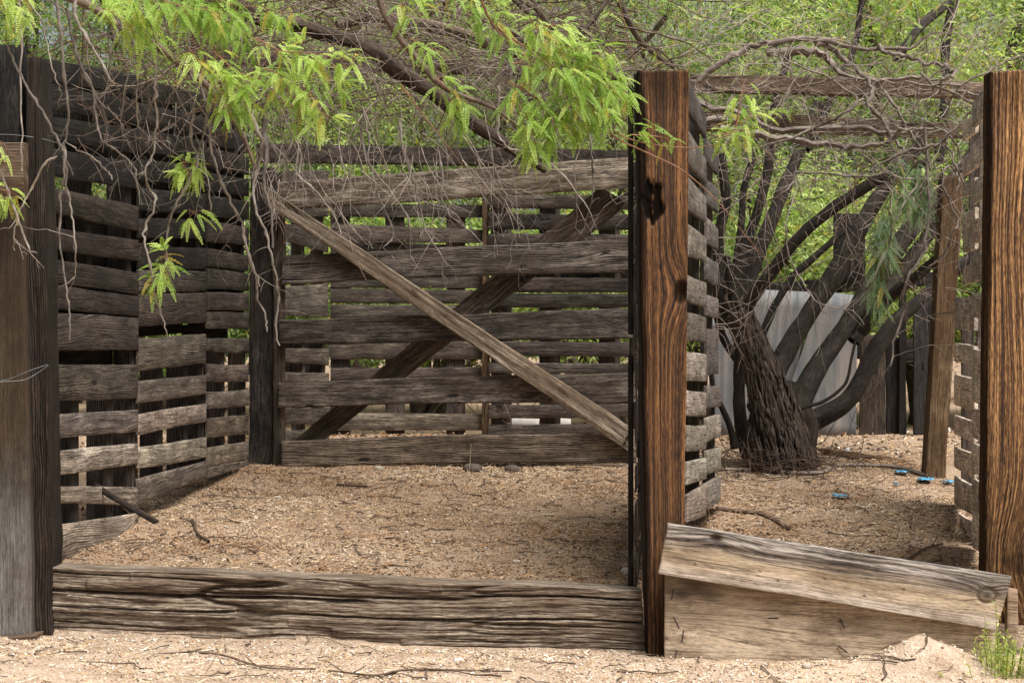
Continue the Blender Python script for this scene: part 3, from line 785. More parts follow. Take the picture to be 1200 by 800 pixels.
def top_disp(uu, vv, U, V):
    d = fbm(uu * 1.5, vv * 55, 4, 71) * .010 * (1.2 - V)
    k2 = np.sqrt(((uu - 1.15) / .030) ** 2 + ((vv - .078) / .022) ** 2)
    d += .004 * np.exp(-(k2 / .8) ** 2) - .005 * np.exp(-((k2 - 1.1) / .25) ** 2)
    d -= .012 * np.exp(-(((uu - .175) / .02) ** 2 + ((vv - .028) / .015) ** 2))
    return d
o = slab('slanting_plank', P(783, 613, 5.74), P(1186, 675, 5.72), P(1168, 739, 5.72), P(772, 671, 5.74), .038, M['plank_top'], None, nu=220, nv=44, tone=top_tone, disp=top_disp, edge=.005, warp=.004, bevel=.004, seed=5)
meta(o, 'slanting bleached plank with a dark knot near its right end, over the lower one', 'plank')
def low_tone(uu, vv, U, V):
    push = .05 * np.exp(-(((uu - .0) / .45) ** 2 + ((vv - .19) / .05) ** 2))
    darken = np.clip(1.2 - (((uu - .10) / .13) ** 2 + ((vv - .045) / .055) ** 2), 0, 1) * 1.1 * (.4 + vn(uu * 16, vv * 25, 4))
    darken = np.maximum(darken, np.clip(1 - (((uu - .085) / .015) ** 2 + ((vv - .08) / .06) ** 2), 0, 1) * .6)
    darken = np.maximum(darken, np.exp(-((vv - .125) / .0018) ** 2) * (uu > .38) * (uu < .70) * .8)
    darken = np.maximum(darken, np.clip(1 - ((vv - .0) / .16) ** 2, 0, 1) * .12)  # soft shadow of the slanting plank painted below the upper edge
    return push, V, np.clip(darken, 0, 1)
low = slab('lower_plank', P(780, 675, 5.79), P(1168, 690, 5.77), P(1168, 800, 5.77), P(779, 777, 5.79), .04, M['plank_low'], None, nu=120, nv=30, tone=low_tone,
           disp=lambda uu, vv, U, V: fbm(uu * 1.4, vv * 45, 4, 81) * .006, edge=.003, warp=.002, seed=9)
meta(low, 'pale upright board half buried in sand under the slanting plank', 'plank')
for k, (xa, ya, xb, yb) in enumerate(((789, 690, 787, 702), (789, 722, 796, 736), (801, 738, 799, 752), (793, 762, 790, 774), (984, 724, 990, 736), (982, 756, 993, 764), (900, 724, 912, 724))):
    tubes('nail', [(np.array([P(xa, ya, 5.775), P(xb, yb, 5.765)]), .0028)], M['rust'], low, 6)

# ---------------------------------------------------------------- gate
GD = 9.35
gate = thing('pen_gate', P(535, 546, GD), 'wide wooden gate of five heavy rails with crossed diagonal braces', 'gate')
def rail(x0, x1, a, b_, c, d, D, th=.045, bow=0, tint=(1, 1, 1), mat='gate', nu=60, sd=1, amp=.012, name='rail'):
    return pboard(name, x0, x1, a, b_, c, d, D, D, th, M[mat], gate, nu=nu, nv=12, edge=.006, bevel=.006, bow=bow, tint=tint,
                  disp=lambda uu, vv, U, V: fbm(uu * 2.2, vv * 45, 4, sd) * amp)
rail(324, 742, 213, 246, 184, 220, GD, bow=.0, tint=(1.35, 1.3, 1.22), sd=1)
rail(330, 742, 300, 333, 280, 318, GD, tint=(.95, .93, .92), bow=-.006, sd=2)
rail(327, 742, 375, 404, 361, 396, GD, tint=(.72, .70, .70), bow=-.0, sd=3)
rail(326, 745, 448, 477, 437, 473, GD, tint=(.65, .63, .62), bow=-.01, sd=4)
rail(330, 746, 517, 548, 508, 543, GD, tint=(1.25, 1.12, 1.0), bow=-.012, sd=5)
slab('stile', P(324, 232, GD + .05), P(334, 232, GD + .05), P(333, 520, GD + .05), P(325, 520, GD + .05), .05, M['gate'], gate, vertical=True, tint=(.9, .8, .7))
slab('stile', P(737, 190, GD + .05), P(747, 190, GD + .05), P(748, 536, GD + .05), P(739, 536, GD + .05), .06, M['dark'], gate, vertical=True, tint=(1.5, 1.3, 1.1))
# front brace (bright) and rear brace (dark)
o = slab('brace', P(302, 212, GD - .055), P(745, 504, GD - .055), P(745, 535, GD - .055), P(312, 240, GD - .055), .045, M['brace'], gate, nu=110, nv=14, edge=.006,
     disp=lambda uu, vv, U, V: fbm(uu * 2.0, vv * 50, 4, 51) * .014 - .02 * np.exp(-(((uu - .2) / .035) ** 2 + ((vv - .05) / .02) ** 2)), tint=(1.15, 1.08, 1.0), seed=77, bevel=.007)
b1, b2, b3, b4 = P(312, 205, GD - .05), P(742, 498, GD - .05), P(745, 504, GD - .055), P(306, 214, GD - .055)
o = slab('rear_brace', P(340, 519, GD + .10), P(705, 218, GD + .10), P(735, 240, GD + .10), P(375, 519, GD + .10), .045, M['gate'], gate, nu=60, nv=8, edge=.005, tint=(.85, .75, .66),
     disp=lambda uu, vv, U, V: fbm(uu * 2.0, vv * 50, 4, 53) * .012)
for (x, y) in ((740, 500), (732, 519), (735, 512), (335, 390), (338, 318)):
    tubes('bolt', [(np.array([P(x, y, GD - .085), P(x, y, GD - .03)]), .007)], M['rust'], gate, 6)
# gate post
vpost('wooden_post', 293, 320, 291, 328, 196, 546, 9.42, .16, M['dark'], (1.35, 1.3, 1.25), 'charcoal grey gate post at the left hinge side of the gate', nu=10, nv=50, edge=.005,
      disp=lambda uu, vv, U, V: fbm(uu * 40, vv * 1.8, 4, 28) * .014)
slab_f = slab('hinge_board', P(320, 240, 9.39), P(328, 240, 9.39), P(328, 544, 9.39), P(320, 544, 9.39), .05, M['grey'], None, vertical=True, tint=(.45, .45, .46))
meta(slab_f, 'thin grey strip nailed up the right side of the charcoal gate post', 'board')

# dividing wall between the pens (seen edge-on left of the centre post)
t = pallet('pallet edge behind the left side of the centre post, lower one', 746, 756, 6.05, 7.6, [(412, 455, 412, 445), (470, 520, 462, 505), (545, 577, 528, 552), (590, 640, 565, 607), (655, 690, 618, 648)], M['pallet'], [(.45, .4, .36)], stint=(.10, .09, .085), rear=0, th=.007, sdepth=.02, str_fr=(.03, .97))
t = pallet('pallet edge behind the left side of the centre post, upper one', 746, 755, 6.05, 7.6, [(95, 130, 150, 180), (140, 180, 190, 220), (190, 235, 232, 262), (262, 285, 285, 305), (290, 340, 318, 350), (355, 395, 362, 396)], M['pallet'], [(.25, .22, .2)], stint=(.08, .075, .07), rear=0, th=.007, sdepth=.02, str_fr=(.03, .97))

# ---------------------------------------------------------------- right hand walls
def pitch_rows(x_l, x_r, top, bot, n, tf, Dl, Dr, gap=.35):
    """rows of slats between a top and a bottom line; scale falls with distance"""
    rows = []
    for i in range(n):
        a = i / n; b = (i + 1 - gap) / n
        j0, j1 = random.uniform(-.06, .06) / n, random.uniform(-.06, .06) / n
        rows.append(tuple(round(v, 1) for v in (top[0] + (bot[0] - top[0]) * (a + j0), top[0] + (bot[0] - top[0]) * (b + j1), top[1] + (bot[1] - top[1]) * (a + j0), top[1] + (bot[1] - top[1]) * (b + j1))))
    return rows
pw = [(1.25, 1.2, 1.15)]
pallet('stub of pale pallet right of the centre post, lower near one', 806, 828, 6.06, 7.0, [(412, 446, 415, 447), (457, 487, 459, 487), (498, 529, 498, 526), (541, 568, 536, 561), (580, 612, 566, 604)], M['pale'], [(.9, .87, .84), (1.05, 1.0, .95), (1.15, 1.1, 1.03)], stint=(.3, .28, .26), rear=.0, edge=.001, sdepth=.06, str_fr=(.1, .9))
pallet('grey pallet right of the centre post, upper near one', 806, 828, 6.06, 7.0, [(88, 128, 137, 162), (150, 190, 186, 216), (205, 245, 231, 260), (262, 300, 279, 307), (322, 352, 331, 360), (366, 400, 372, 402)], M['pale'], [(.5, .48, .47), (.65, .63, .61)], stint=(.3, .28, .26), rear=.0, edge=.001, sdepth=.06, str_fr=(.1, .9))
pallet('pale pallet flaring right behind the centre post, lower far one', 829, 845, 7.05, 7.9, [(452, 478, 452, 476), (490, 518, 486, 512), (528, 556, 524, 550), (566, 596, 558, 588)], M['pale'], [(.7, .69, .68), (.9, .88, .86)], stint=(.35, .33, .3), rear=.0, edge=.001, sdepth=.06, str_fr=(.9,))
pallet('grey pallet flaring right behind the centre post, upper far one', 829, 842, 7.05, 7.9, [(160, 190, 183, 205), (210, 238, 222, 250), (255, 285, 268, 293), (300, 328, 308, 335), (345, 370, 350, 373), (385, 440, 388, 438)], M['pale'], [(.4, .4, .42), (.52, .52, .54)], stint=(.35, .33, .3), rear=.0, edge=.001, sdepth=.06, str_fr=(.9,))
# right wall: far edge x~1118 (D 8.3), near edge x~1150 (D 6.1)
def rw(rows, label, xl0, xr0, Dl, Dr, tints, **k):
    return pallet(label, xl0, xr0, Dl, Dr, rows, M['pale'], tints, **k)
rw([(146, 166, 132, 156), (186, 206, 172, 197), (214, 232, 208, 228), (252, 272, 243, 264), (272, 296, 262, 292), (314, 334, 306, 330)], 'grey pallet in front of the orange right post, upper far one', 1128, 1142, 8.0, 6.9, [(2.2, 2.1, 2.05), (2.4, 2.3, 2.2)], rear=.0, edge=.001, sdepth=.06, str_fr=(.12, .88), stint=(.4, .37, .35))
rw([(348, 384, 347, 388), (402, 424, 406, 428), (438, 474, 444, 482), (486, 508, 494, 518), (523, 547, 532, 560), (557, 590, 570, 604), (598, 622, 612, 640)], 'bleached pallet in front of the orange right post, lower far one', 1118, 1141, 8.0, 6.9, [(2.0, 1.93, 1.85), (2.3, 2.2, 2.1)], rear=.0, edge=.001, sdepth=.06, str_fr=(.12, .88), stint=(.4, .37, .35))
rw([(120, 150, 100, 135), (170, 198, 155, 188), (215, 240, 205, 232), (258, 285, 250, 280), (300, 330, 296, 328), (345, 372, 344, 374)], 'narrow grey pallet end touching the orange right post, upper one', 1139, 1153, 6.85, 6.1, [(1.9, 1.83, 1.77), (1.7, 1.64, 1.58)], rear=.0, edge=.001, sdepth=.05, str_fr=(.5,), stint=(.4, .37, .35))
rw([(408, 440, 410, 444), (440, 470, 444, 476), (478, 512, 480, 518), (518, 552, 524, 560), (560, 598, 568, 606), (600, 642, 610, 650)], 'narrow bleached pallet end touching the orange right post, lower one', 1139, 1153, 6.85, 6.1, [(2.0, 1.93, 1.87), (2.2, 2.1, 2.0)], rear=.0, edge=.001, sdepth=.05, str_fr=(.5,), stint=(.4, .37, .35))
# leaning brown post
o = slab('wooden_post', P(1106, 205, 8.9), P(1130, 205, 8.9), P(1108, 566, 8.9), P(1085, 563, 8.9), .11, M['brown'], None, vertical=True, nu=14, nv=80, tint=(1.15, 1.1, 1.0), edge=.003,
         disp=lambda uu, vv, U, V: fbm(uu * 70, vv * 1.2, 4, 128) * .012)
meta(o, 'slightly leaning brown post left of the right pallet wall', 'post')

# ---------------------------------------------------------------- top rails over the pens
def beam(x0, x1, a, b_, c, d, D0, D1, tint, label, th=.07, mat='gate', sd=3):
    o = pboard('top_rail', x0, x1, a, b_, c, d, D0, D1, th, M[mat], None, nu=60, nv=8, edge=.006, tint=tint, disp=lambda uu, vv, U, V: fbm(uu * 2.2, vv * 45, 4, sd) * .012)
    return meta(o, label, 'rail', 'rails spanning the pens overhead')
beam(810, 1158, 87, 107, 96, 115, 9.0, 9.0, (1.35, 1.15, 1.0), 'higher rail across the right pen, behind the bare branches', sd=13)
beam(824, 1134, 128, 152, 146, 161, 9.15, 9.15, (1.1, .95, .85), 'lower rail across the right pen, behind the bare branches', sd=14)
beam(225, 745, 52, 74, 78, 94, 9.5, 9.6, (.65, .6, .55), 'dark rail across the left pen, under the thick bare limb', sd=15)
beam(300, 740, 168, 190, 176, 196, 12.0, 12.0, (.3, .28, .26), 'top rail of the back fence behind the gate', sd=16)

# ---------------------------------------------------------------- back fence behind the gate
def back(label, x0, x1, D0, D1, rows, tints, **k):
    return pallet(label, x0, x1, D0, D1, rows, M['pallet'], tints, th=.02, **k)
back('narrow pallet seen between gate post and gate, upper one', 333, 385, 10.9, 11.6, [(200, 226, 200, 224), (232, 254, 234, 254), (262, 282, 268, 296), (300, 330, 304, 331), (335, 369, 332, 372)], [(.38, .36, .34), (.42, .4, .38)], rear=.3, stint=(.4, .36, .33))
back('narrow pallet seen between gate post and gate, lower one', 333, 386, 10.9, 11.6, [(378, 400, 380, 400), (408, 425, 409, 428), (436, 449, 437, 449), (478, 497, 478, 496), (504, 524, 503, 520)], [(.46, .43, .4)], rear=.3, stint=(.4, .36, .33))
rA = [(238, 254, 240, 255), (262, 284, 269, 285), (303, 316, 303, 316), (321, 337, 321, 338), (338, 355, 340, 356)]
rB = [(357, 373, 357, 373), (397, 421, 400, 421), (431, 446, 430, 441), (484, 504, 485, 504), (514, 530, 512, 529)]
back('left pallet of the back fence behind the gate, upper one', 387, 566, 12.1, 12.1, rA, [(.5, .46, .42), (.38, .35, .33)], rear=.12, stint=(.3, .27, .25), str_w=.14, str_fr=(.06, .42, .82))
back('left pallet of the back fence behind the gate, lower one', 387, 566, 12.1, 12.1, rB, [(.6, .55, .5), (.55, .5, .46)], rear=0, stint=(.3, .27, .25), str_w=.14, str_fr=(.06, .42, .82))
rC = [(226, 243, 230, 246), (250, 268, 251, 270), (274, 288, 275, 290), (300, 320, 300, 320), (325, 343, 326, 343)]
rD = [(343, 360, 344, 360), (374, 396, 374, 396), (400, 417, 401, 418), (425, 437, 426, 438), (474, 490, 473, 488), (498, 516, 496, 514)]
back('right pallet of the back fence behind the gate, upper one', 572, 745, 12.0, 11.4, rC, [(.42, .39, .36), (.36, .33, .31)], rear=.15, stint=(.32, .28, .26), str_w=.13, str_fr=(.06, .4, .8))
back('right pallet of the back fence behind the gate, lower one', 572, 745, 12.0, 11.4, rD, [(.42, .4, .38), (.5, .48, .47)], rear=.1, stint=(.32, .28, .26), str_w=.13, str_fr=(.06, .4, .8))
vpost('wooden_post', 565, 573, 565, 573, 172, 512, 12.02, .1, M['brown'], (.9, .85, .8), 'slim brown post in the middle of the back fence behind the gate')
for x, y, w_, h_, lb in ((588, 490, 44, 9, 'long white scrap seen low through the right part of the gate'), (656, 490, 13, 10, 'small white scrap seen through the gate beside the brace foot')):
    o = pboard('white_board', x, x + w_, y, y + h_, y + 1, y + h_, 12.6, 12.6, .03, M['whitestuff'], None, nu=8, nv=2); meta(o, lb, 'scrap board')

# ---------------------------------------------------------------- fence at the back right
def vplank(x0, x1, yt, yb, D, tint, label, mat='dark', xb0=None, xb1=None):
    xb0 = x0 if xb0 is None else xb0; xb1 = x1 if xb1 is None else xb1
    return vpost('fence_plank', x0, x1, xb0, xb1, yt, yb, D, .03, M[mat], tint, label, 'plank', 'upright planks of the far right fence', nu=6, edge=.003)
vplank(1008, 1038, 392, 536, 12.0, (1.7, 1.5, 1.3), 'brown grey upright plank with a knothole, right of the corrugated sheet')
vplank(1039, 1055, 395, 538, 12.1, (.7, .7, .75), 'near black upright plank between knothole plank and stone filled gap')
vplank(1071, 1092, 350, 545, 12.0, (1.5, 1.6, 1.8), 'bluish grey upright plank left of the leaning brown post')
vplank(977, 1014, 250, 330, 12.2, (.6, .55, .5), 'short dark board above the corrugated sheet, behind the limbs')
vplank(1054, 1062, 330, 545, 12.05, (.7, .7, .7), 'thin black upright strip beside the stone filled gap')
o = tubes('knothole', [(np.array([P(1031, 467, 11.99), P(1031, 467, 12.02)]), .022)], M['rust'], None, 10); bpy.data.objects.remove(o)
o = pboard('fence_rail', 860, 1100, 334, 352, 318, 334, 12.3, 12.3, .06, M['dark'], None, tint=(1.2, 1.05, .9)); meta(o, 'dark horizontal rail along the top of the corrugated sheets', 'rail')
o = pboard('fence_rail', 1000, 1095, 395, 420, 398, 424, 12.25, 12.25, .06, M['dark'], None, tint=(1.0, .9, .8)); meta(o, 'dark horizontal rail behind the upright planks at back right', 'rail')
o = pboard('ground_sill', 840, 1010, 508, 532, 515, 536, 12.15, 12.15, .08, M['dark'], None, tint=(1.0, .85, .7)); meta(o, 'dark sill board along the foot of the corrugated sheets', 'board')
def sheet(label, pts, D, tilt=0):
    TL, TR, BR, BL = [P(x, y, D) for x, y in pts]
    nu, nv = 90, 10
    U, Vv = np.meshgrid(np.linspace(0, 1, nu), np.linspace(0, 1, nv), indexing='ij')
    pts_ = TL * ((1 - U) * (1 - Vv))[..., None] + TR * (U * (1 - Vv))[..., None] + BR * (U * Vv)[..., None] + BL * ((1 - U) * Vv)[..., None]
    wdt = np.linalg.norm(TR - TL)
    pts_[..., 1] += np.sin(U * wdt / .068 * 2 * math.pi) * .002 + fbm(U * 3, Vv * 3, 2, 5) * .02
    bk = pts_.copy(); bk[..., 1] += .0015
    idx = np.arange(nu * nv).reshape(nu, nv)
    q = np.stack([idx[:-1, :-1], idx[:-1, 1:], idx[1:, 1:], idx[1:, :-1]], -1).reshape(-1, 4)
    loop = np.concatenate([idx[:, 0], idx[-1, 1:], idx[-2::-1, -1], idx[0, -2:0:-1]]); l2 = np.roll(loop, -1); Nn = nu * nv
    Q = np.vstack([q, q[:, ::-1] + Nn, np.stack([loop, l2, l2 + Nn, loop + Nn], -1)])
    o = mesh_obj('corrugated_sheet', np.vstack([pts_.reshape(-1, 3), bk.reshape(-1, 3)]), Q, M['tin'], smooth=True)
    return meta(o, label, 'metal sheet', 'corrugated sheets on the far fence')
sheet('bluish corrugated sheet left of the tree trunk', [(832, 372), (862, 368), (860, 512), (830, 512)], 12.0)
sheet('brown stained corrugated sheet behind the tree trunk', [(866, 338), (950, 342), (920, 514), (866, 512)], 12.05)
sheet('pale grey corrugated sheet with slanting left edge right of the trunk', [(964, 341), (1005, 346), (1003, 518), (905, 514)], 11.95)

# ================================================================== TREES
def limb(parent, pts, D, D2, r, mat='limb', name='limb', sides=12, rough=.25, tint=None, n=8):
    """r in pixels half-width at that distance"""
    path = ppath(pts, D, D2, n)
    rr = np.array(r, float) * ((D + D2) / 2) / F
    return tubes(name, [(path, rr)], M[mat], parent, sides, tint, rough), path

base = P(915, 552, 9.3)
tree = thing('mesquite_tree', base, 'gnarled many limbed tree with shaggy trunk standing in the right pen', 'tree')
limb(tree, [(914, 562), (912, 520), (908, 480), (897, 440), (882, 400), (868, 365), (858, 335)], 9.3, 9.3, [36, 28, 24, 20, 16, 13, 11], 'bark', 'trunk', 44, .9, n=22, tint=(.38, .36, .35))
limb(tree, [(945, 560), (940, 530), (940, 500), (930, 470), (935, 450)], 9.35, 9.4, [18, 17, 17, 16, 12], 'bark', 'trunk_burl', 18, .6, tint=(.5, .47, .45))
for pts, D, D2, r, tn in (
    ([(918, 500), (945, 455), (962, 425), (985, 392), (1012, 350), (1040, 305), (1075, 262), (1108, 225), (1150, 170)], 9.4, 9.9, [20, 16, 15, 14, 14, 13, 13, 12, 10], (1.2, 1.15, 1.1)),
    ([(900, 450), (925, 405), (945, 372), (972, 330), (1000, 280), (1022, 240), (1050, 205), (1090, 150)], 9.35, 9.7, [15, 13, 12, 12, 11, 10, 9, 8], (1.15, 1.12, 1.08)),
    ([(925, 400), (955, 360), (985, 318), (1015, 262), (1038, 222), (1060, 200)], 9.5, 9.9, [9, 10, 10, 9, 8, 7], (1.25, 1.2, 1.15)),
    ([(868, 368), (885, 345), (905, 318), (930, 285), (965, 252), (1005, 225), (1045, 203), (1090, 190)], 9.25, 9.0, [10, 9, 8.5, 8, 8, 7.5, 6, 5], (.75, .7, .62)),
    ([(935, 500), (962, 488), (992, 470), (1012, 440), (1030, 405), (1052, 375), (1078, 352), (1100, 332), (1140, 300)], 9.4, 9.6, [15, 14, 13, 12, 12, 11, 10, 9, 8], (1.0, .97, .93)),
    ([(1000, 400), (1030, 355), (1062, 312), (1095, 265), (1130, 220)], 9.6, 9.9, [9, 10, 10, 9, 8], (1.1, 1.07, 1.0)),
    ([(1010, 390), (1040, 350), (1072, 325), (1105, 298)], 9.3, 9.0, [8, 8, 7, 6], (.8, .72, .62)),
    ([(866, 372), (880, 320), (902, 265), (918, 222), (938, 175), (960, 120)], 9.5, 9.8, [11, 10, 9, 9, 8, 7], (1.2, 1.15, 1.1)),
    ([(858, 350), (872, 295), (888, 245), (900, 195), (905, 140), (925, 60)], 9.4, 9.6, [9, 8, 7, 6.5, 6, 5], (.85, .8, .75)),
    ([(890, 400), (905, 365), (925, 330), (955, 300), (990, 270)], 9.5, 9.7, [5, 5, 5, 4.5, 4], (.6, .56, .52)),
    ([(865, 380), (862, 320), (868, 270), (872, 220), (885, 170), (880, 120)], 9.7, 9.9, [6, 5.5, 5, 5, 4.5, 4], (.8, .76, .72)),
    ([(870, 430), (850, 400), (835, 350), (832, 300), (828, 240)], 9.8, 9.9, [6, 5.5, 5, 4.5, 4], (.6, .56, .52)),
    ([(945, 175), (960, 150), (975, 110), (1000, 60), (1010, 0)], 9.8, 10.0, [6, 5.5, 5, 4.5, 4], (.8, .76, .72)),
    ([(1100, 190), (1108, 110), (1108, 50), (1120, -10)], 10.2, 10.4, [7, 6.5, 6, 5.5], (.9, .85, .8)),
    ([(1050, 70), (1080, 30), (1110, 5), (1130, -20)], 10.0, 10.2, [6, 6, 5.5, 5], (1.3, 1.3, 1.25)),
    ([(875, 400), (852, 372), (842, 330), (842, 280), (850, 235), (845, 180)], 9.5, 9.5, [10, 9, 8, 8, 7, 6], (1.0, .97, .95)),
    ([(880, 540), (870, 500), (866, 450), (868, 400), (858, 350), (850, 300)], 9.6, 9.7, [10, 9, 8, 8, 7, 6], (1.0, .9, .85)),
    ([(862, 525), (852, 490), (838, 460), (832, 430)], 9.25, 9.2, [6, 4, 3.5, 3], (.55, .5, .45)),
    ([(880, 520), (905, 500), (935, 480), (965, 470), (990, 450), (998, 420), (1003, 395)], 9.2, 9.3, [3, 3, 2.5, 2.5, 2, 2, 1.6], (.8, .75, .7)),
):
    limb(tree, pts, D, D2, [q * .86 for q in r], tint=tuple(c * .42 for c in tn), rough=.4)
# shaggy bark strips on the trunk
strips = []
for k in range(520):
    y0 = random.uniform(345, 530); ax = np.interp(y0, [335, 365, 400, 440, 480, 520, 560], [858, 868, 882, 897, 908, 912, 914])
    hw = np.interp(y0, [335, 365, 400, 440, 480, 520, 560], [13, 17, 21, 27, 33, 40, 50])
    f = random.uniform(-.98, .98); D = 9.3 - math.sqrt(max(0, 1 - f * f)) * hw * 9.3 / F * 1.0 - .012
    x = ax + f * hw; ln = random.uniform(10, 55)
    pts = [P(x - ln * .3 * .0, y0, D - .002), P(x + ln * .10, y0 + ln * .4, D - .010), P(x + ln * .16 + random.uniform(-4, 4), y0 + ln, D - random.uniform(-.02, .02))]
    wd_ = random.choice((.004, .006, .009, .014)); strips.append((smooth_path(pts, 3), [wd_ * .4, wd_, wd_ * .3]))
tubes('shaggy_bark', strips, M['bark'], tree, 5, (.72, .66, .62), .6)
# debris skirt of fine twigs round the foot
sk = []
for k in range(260):
    x = random.gauss(912, 42); y = 9.2 + random.uniform(-.35, .3)
    q = np.array([(x - 600) / F * y, y, float(gz((x - 600) / F * y, y)) + random.uniform(0, .12)])
    twig(q, RNG.normal(0, 1, 3) * [1, .6, .5] + [0, 0, .3], random.uniform(.12, .35), random.uniform(.0015, .0035), .2, .5, .04, 0, sk)
o = tubes('twig_heap', sk, M['darktwig'], None, 4, (.75, .66, .58)); meta(o, 'heap of dead brown twigs around the foot of the tree', 'twigs', kind='stuff')

# crown twigs of the right tree (bare tangle over the right pen)
rt = []
traced = [
 ([(818, 94), (850, 70), (880, 56), (905, 50), (955, 46), (1000, 56), (1065, 56), (1090, 40)], 8.7, [5, 5, 4.5, 4.5, 4, 3, 2.5, 1.5]),
 ([(955, 46), (975, 58), (995, 72), (1015, 92), (1022, 108), (1018, 125), (1035, 142), (1050, 168), (1064, 178)], 8.6, [4.5, 4.5, 4, 3.5, 3.5, 3.2, 3, 2.8, 2]),
 ([(1030, 54), (1048, 65), (1066, 66), (1082, 75), (1104, 77), (1118, 86), (1104, 95), (1103, 110)], 8.5, [3, 3, 3, 3, 2.8, 2.8, 2, 1.5]),
 ([(900, 62), (940, 60), (965, 66), (985, 85), (1020, 94), (1060, 92), (1100, 95)], 8.8, [7, 7, 6, 4, 3, 3, 2]),
 ([(1078, 85), (1095, 100), (1125, 112), (1150, 128), (1175, 138), (1205, 137)], 8.4, [2.2, 2.2, 2, 1.8, 1.5, 1.2]),
 ([(1110, 105), (1140, 110), (1165, 118), (1185, 128), (1210, 132)], 8.4, [2, 2, 1.8, 1.5, 1]),
 ([(1060, 95), (1100, 102), (1150, 88), (1180, 72), (1210, 66)], 8.4, [2, 2, 1.8, 1.5, 1.2]),
 ([(820, 140), (860, 142), (905, 152), (960, 151), (1010, 148), (1050, 156), (1085, 152)], 8.7, [6, 6, 5, 4.5, 4.5, 4, 2]),
 ([(845, 150), (890, 158), (930, 164), (975, 171), (1010, 172), (1045, 163), (1062, 145)], 8.6, [6, 6, 5, 4.5, 4.5, 3.5, 3]),
 ([(800, 110), (835, 128), (865, 132), (900, 150)], 8.5, [5, 5, 4, 3]),
 ([(870, 181), (915, 166), (955, 150), (985, 136), (1005, 118), (985, 98), (945, 80), (905, 62)], 8.3, [1.2, 1.8, 2, 2, 2, 1.6, 1.4, 1]),
 ([(905, 62), (925, 80), (935, 100), (990, 92), (1005, 94)], 8.3, [1.2, 1.2, 1.2, 1.2, 1]),
 ([(1020, 200), (1060, 178), (1090, 172), (1110, 160), (1135, 135), (1145, 130)], 8.3, [1.5, 2.4, 2.6, 2.4, 2, 1.5]),
 ([(1035, 105), (1050, 130), (1065, 155), (1085, 180), (1090, 200)], 8.4, [2.2, 2.2, 2, 1.6, 1.2]),
 ([(1010, 180), (1045, 205), (1075, 212), (1050, 255), (1040, 290), (1020, 330)], 8.2, [1.5, 1.5, 1.2, 1.2, 1, .8]),
 ([(1085, 150), (1088, 250), (1082, 290), (1062, 330), (1060, 360), (1048, 400), (1044, 430)], 8.2, [2.4, 2.6, 2.2, 2.2, 2, 1.8, 1.2]),
 ([(1125, 205), (1110, 195), (1105, 215), (1120, 255), (1118, 275), (1105, 300), (1090, 312)], 8.2, [1.5, 1.6, 1.6, 1.6, 1.6, 1.6, 1.2]),
 ([(1110, 170), (1125, 205), (1140, 235), (1153, 258)], 8.2, [1.6, 1.5, 1.2, .9]),
 ([(1050, 150), (1075, 152), (1098, 150), (1115, 160), (1125, 185), (1120, 205), (1123, 225)], 8.3, [1.8, 1.8, 1.8, 1.6, 1.4, 1.2, 1]),
 ([(995, 305), (1020, 308), (1045, 307), (1070, 306)], 8.4, [1, 1, 1, .8]),
 ([(918, 265), (930, 310), (950, 345), (968, 368)], 8.4, [1.2, 1.2, 1.1, .8]),
 ([(900, 235), (918, 225), (935, 213), (918, 265)], 8.4, [1.2, 1.2, 1.2, .8]),
 ([(1020, 330), (1035, 325), (1045, 330)], 8.4, [.8, .8, .6]),
 ([(930, 200), (990, 205), (1025, 210), (1043, 220), (1045, 250)], 8.4, [1.6, 1.6, 1.4, 1.2, .8]),
]
for pts, D, r in traced:
    rt = []
    path = ppath(pts, D, D - .25, 4, .06)
    path = path + np.stack([fbm(np.linspace(0, 9, len(path)), np.full(len(path), k * 7. + random.random() * 50), 3, 3) for k in range(3)], 1) * .012
    path = path + RNG.normal(0, .006, path.shape)
    rt.append((path, np.array(r) * D / F * .8))
    for k in range(random.randint(3, 7)):
        q = path[random.randrange(2, len(path))]
        twig(q, RNG.normal(0, 1, 3) * [1, .8, 1] + [0, 0, -.1], random.uniform(.15, .55), random.uniform(.0018, .0035), .15, .45, .045, 2, rt)
    tubes('bare_branch', rt, M['twig'], tree, 6, (.62, .57, .53), .35)
rt2 = []
for k in range(330):
    q = P(random.uniform(790, 1180), random.uniform(10, 230), random.uniform(8.2, 10.5))
    twig(q, RNG.normal(0, 1, 3) * [1.3, .6, .8], random.uniform(.3, .8), random.uniform(.0013, .0036), .1, .33, .05, 3, rt2)
meta(tubes('fine_twigs', rt2, M['twig'], tree, 4, (1.0, .92, .86)), kind='stuff')
rt3 = []
for k in range(70):
    q = P(random.uniform(825, 1110), random.uniform(180, 340), random.uniform(8.5, 9.6))
    twig(q, RNG.normal(0, 1, 3) * [1, .5, 1.0] + [0, 0, -.3], random.uniform(.2, .6), random.uniform(.0015, .0032), .25, .45, .045, 2, rt3)
for k in range(14):
    q = P(random.uniform(820, 845), random.uniform(230, 420), random.uniform(7.8, 8.4))
    twig(q, [1, .2, -.1 + random.uniform(-.5, .5)], random.uniform(.15, .4), random.uniform(.0016, .0028), .25, .5, .045, 2, rt3)
meta(tubes('hanging_twigs', rt3, M['twig'], tree, 4, (.8, .72, .66)), kind='stuff')

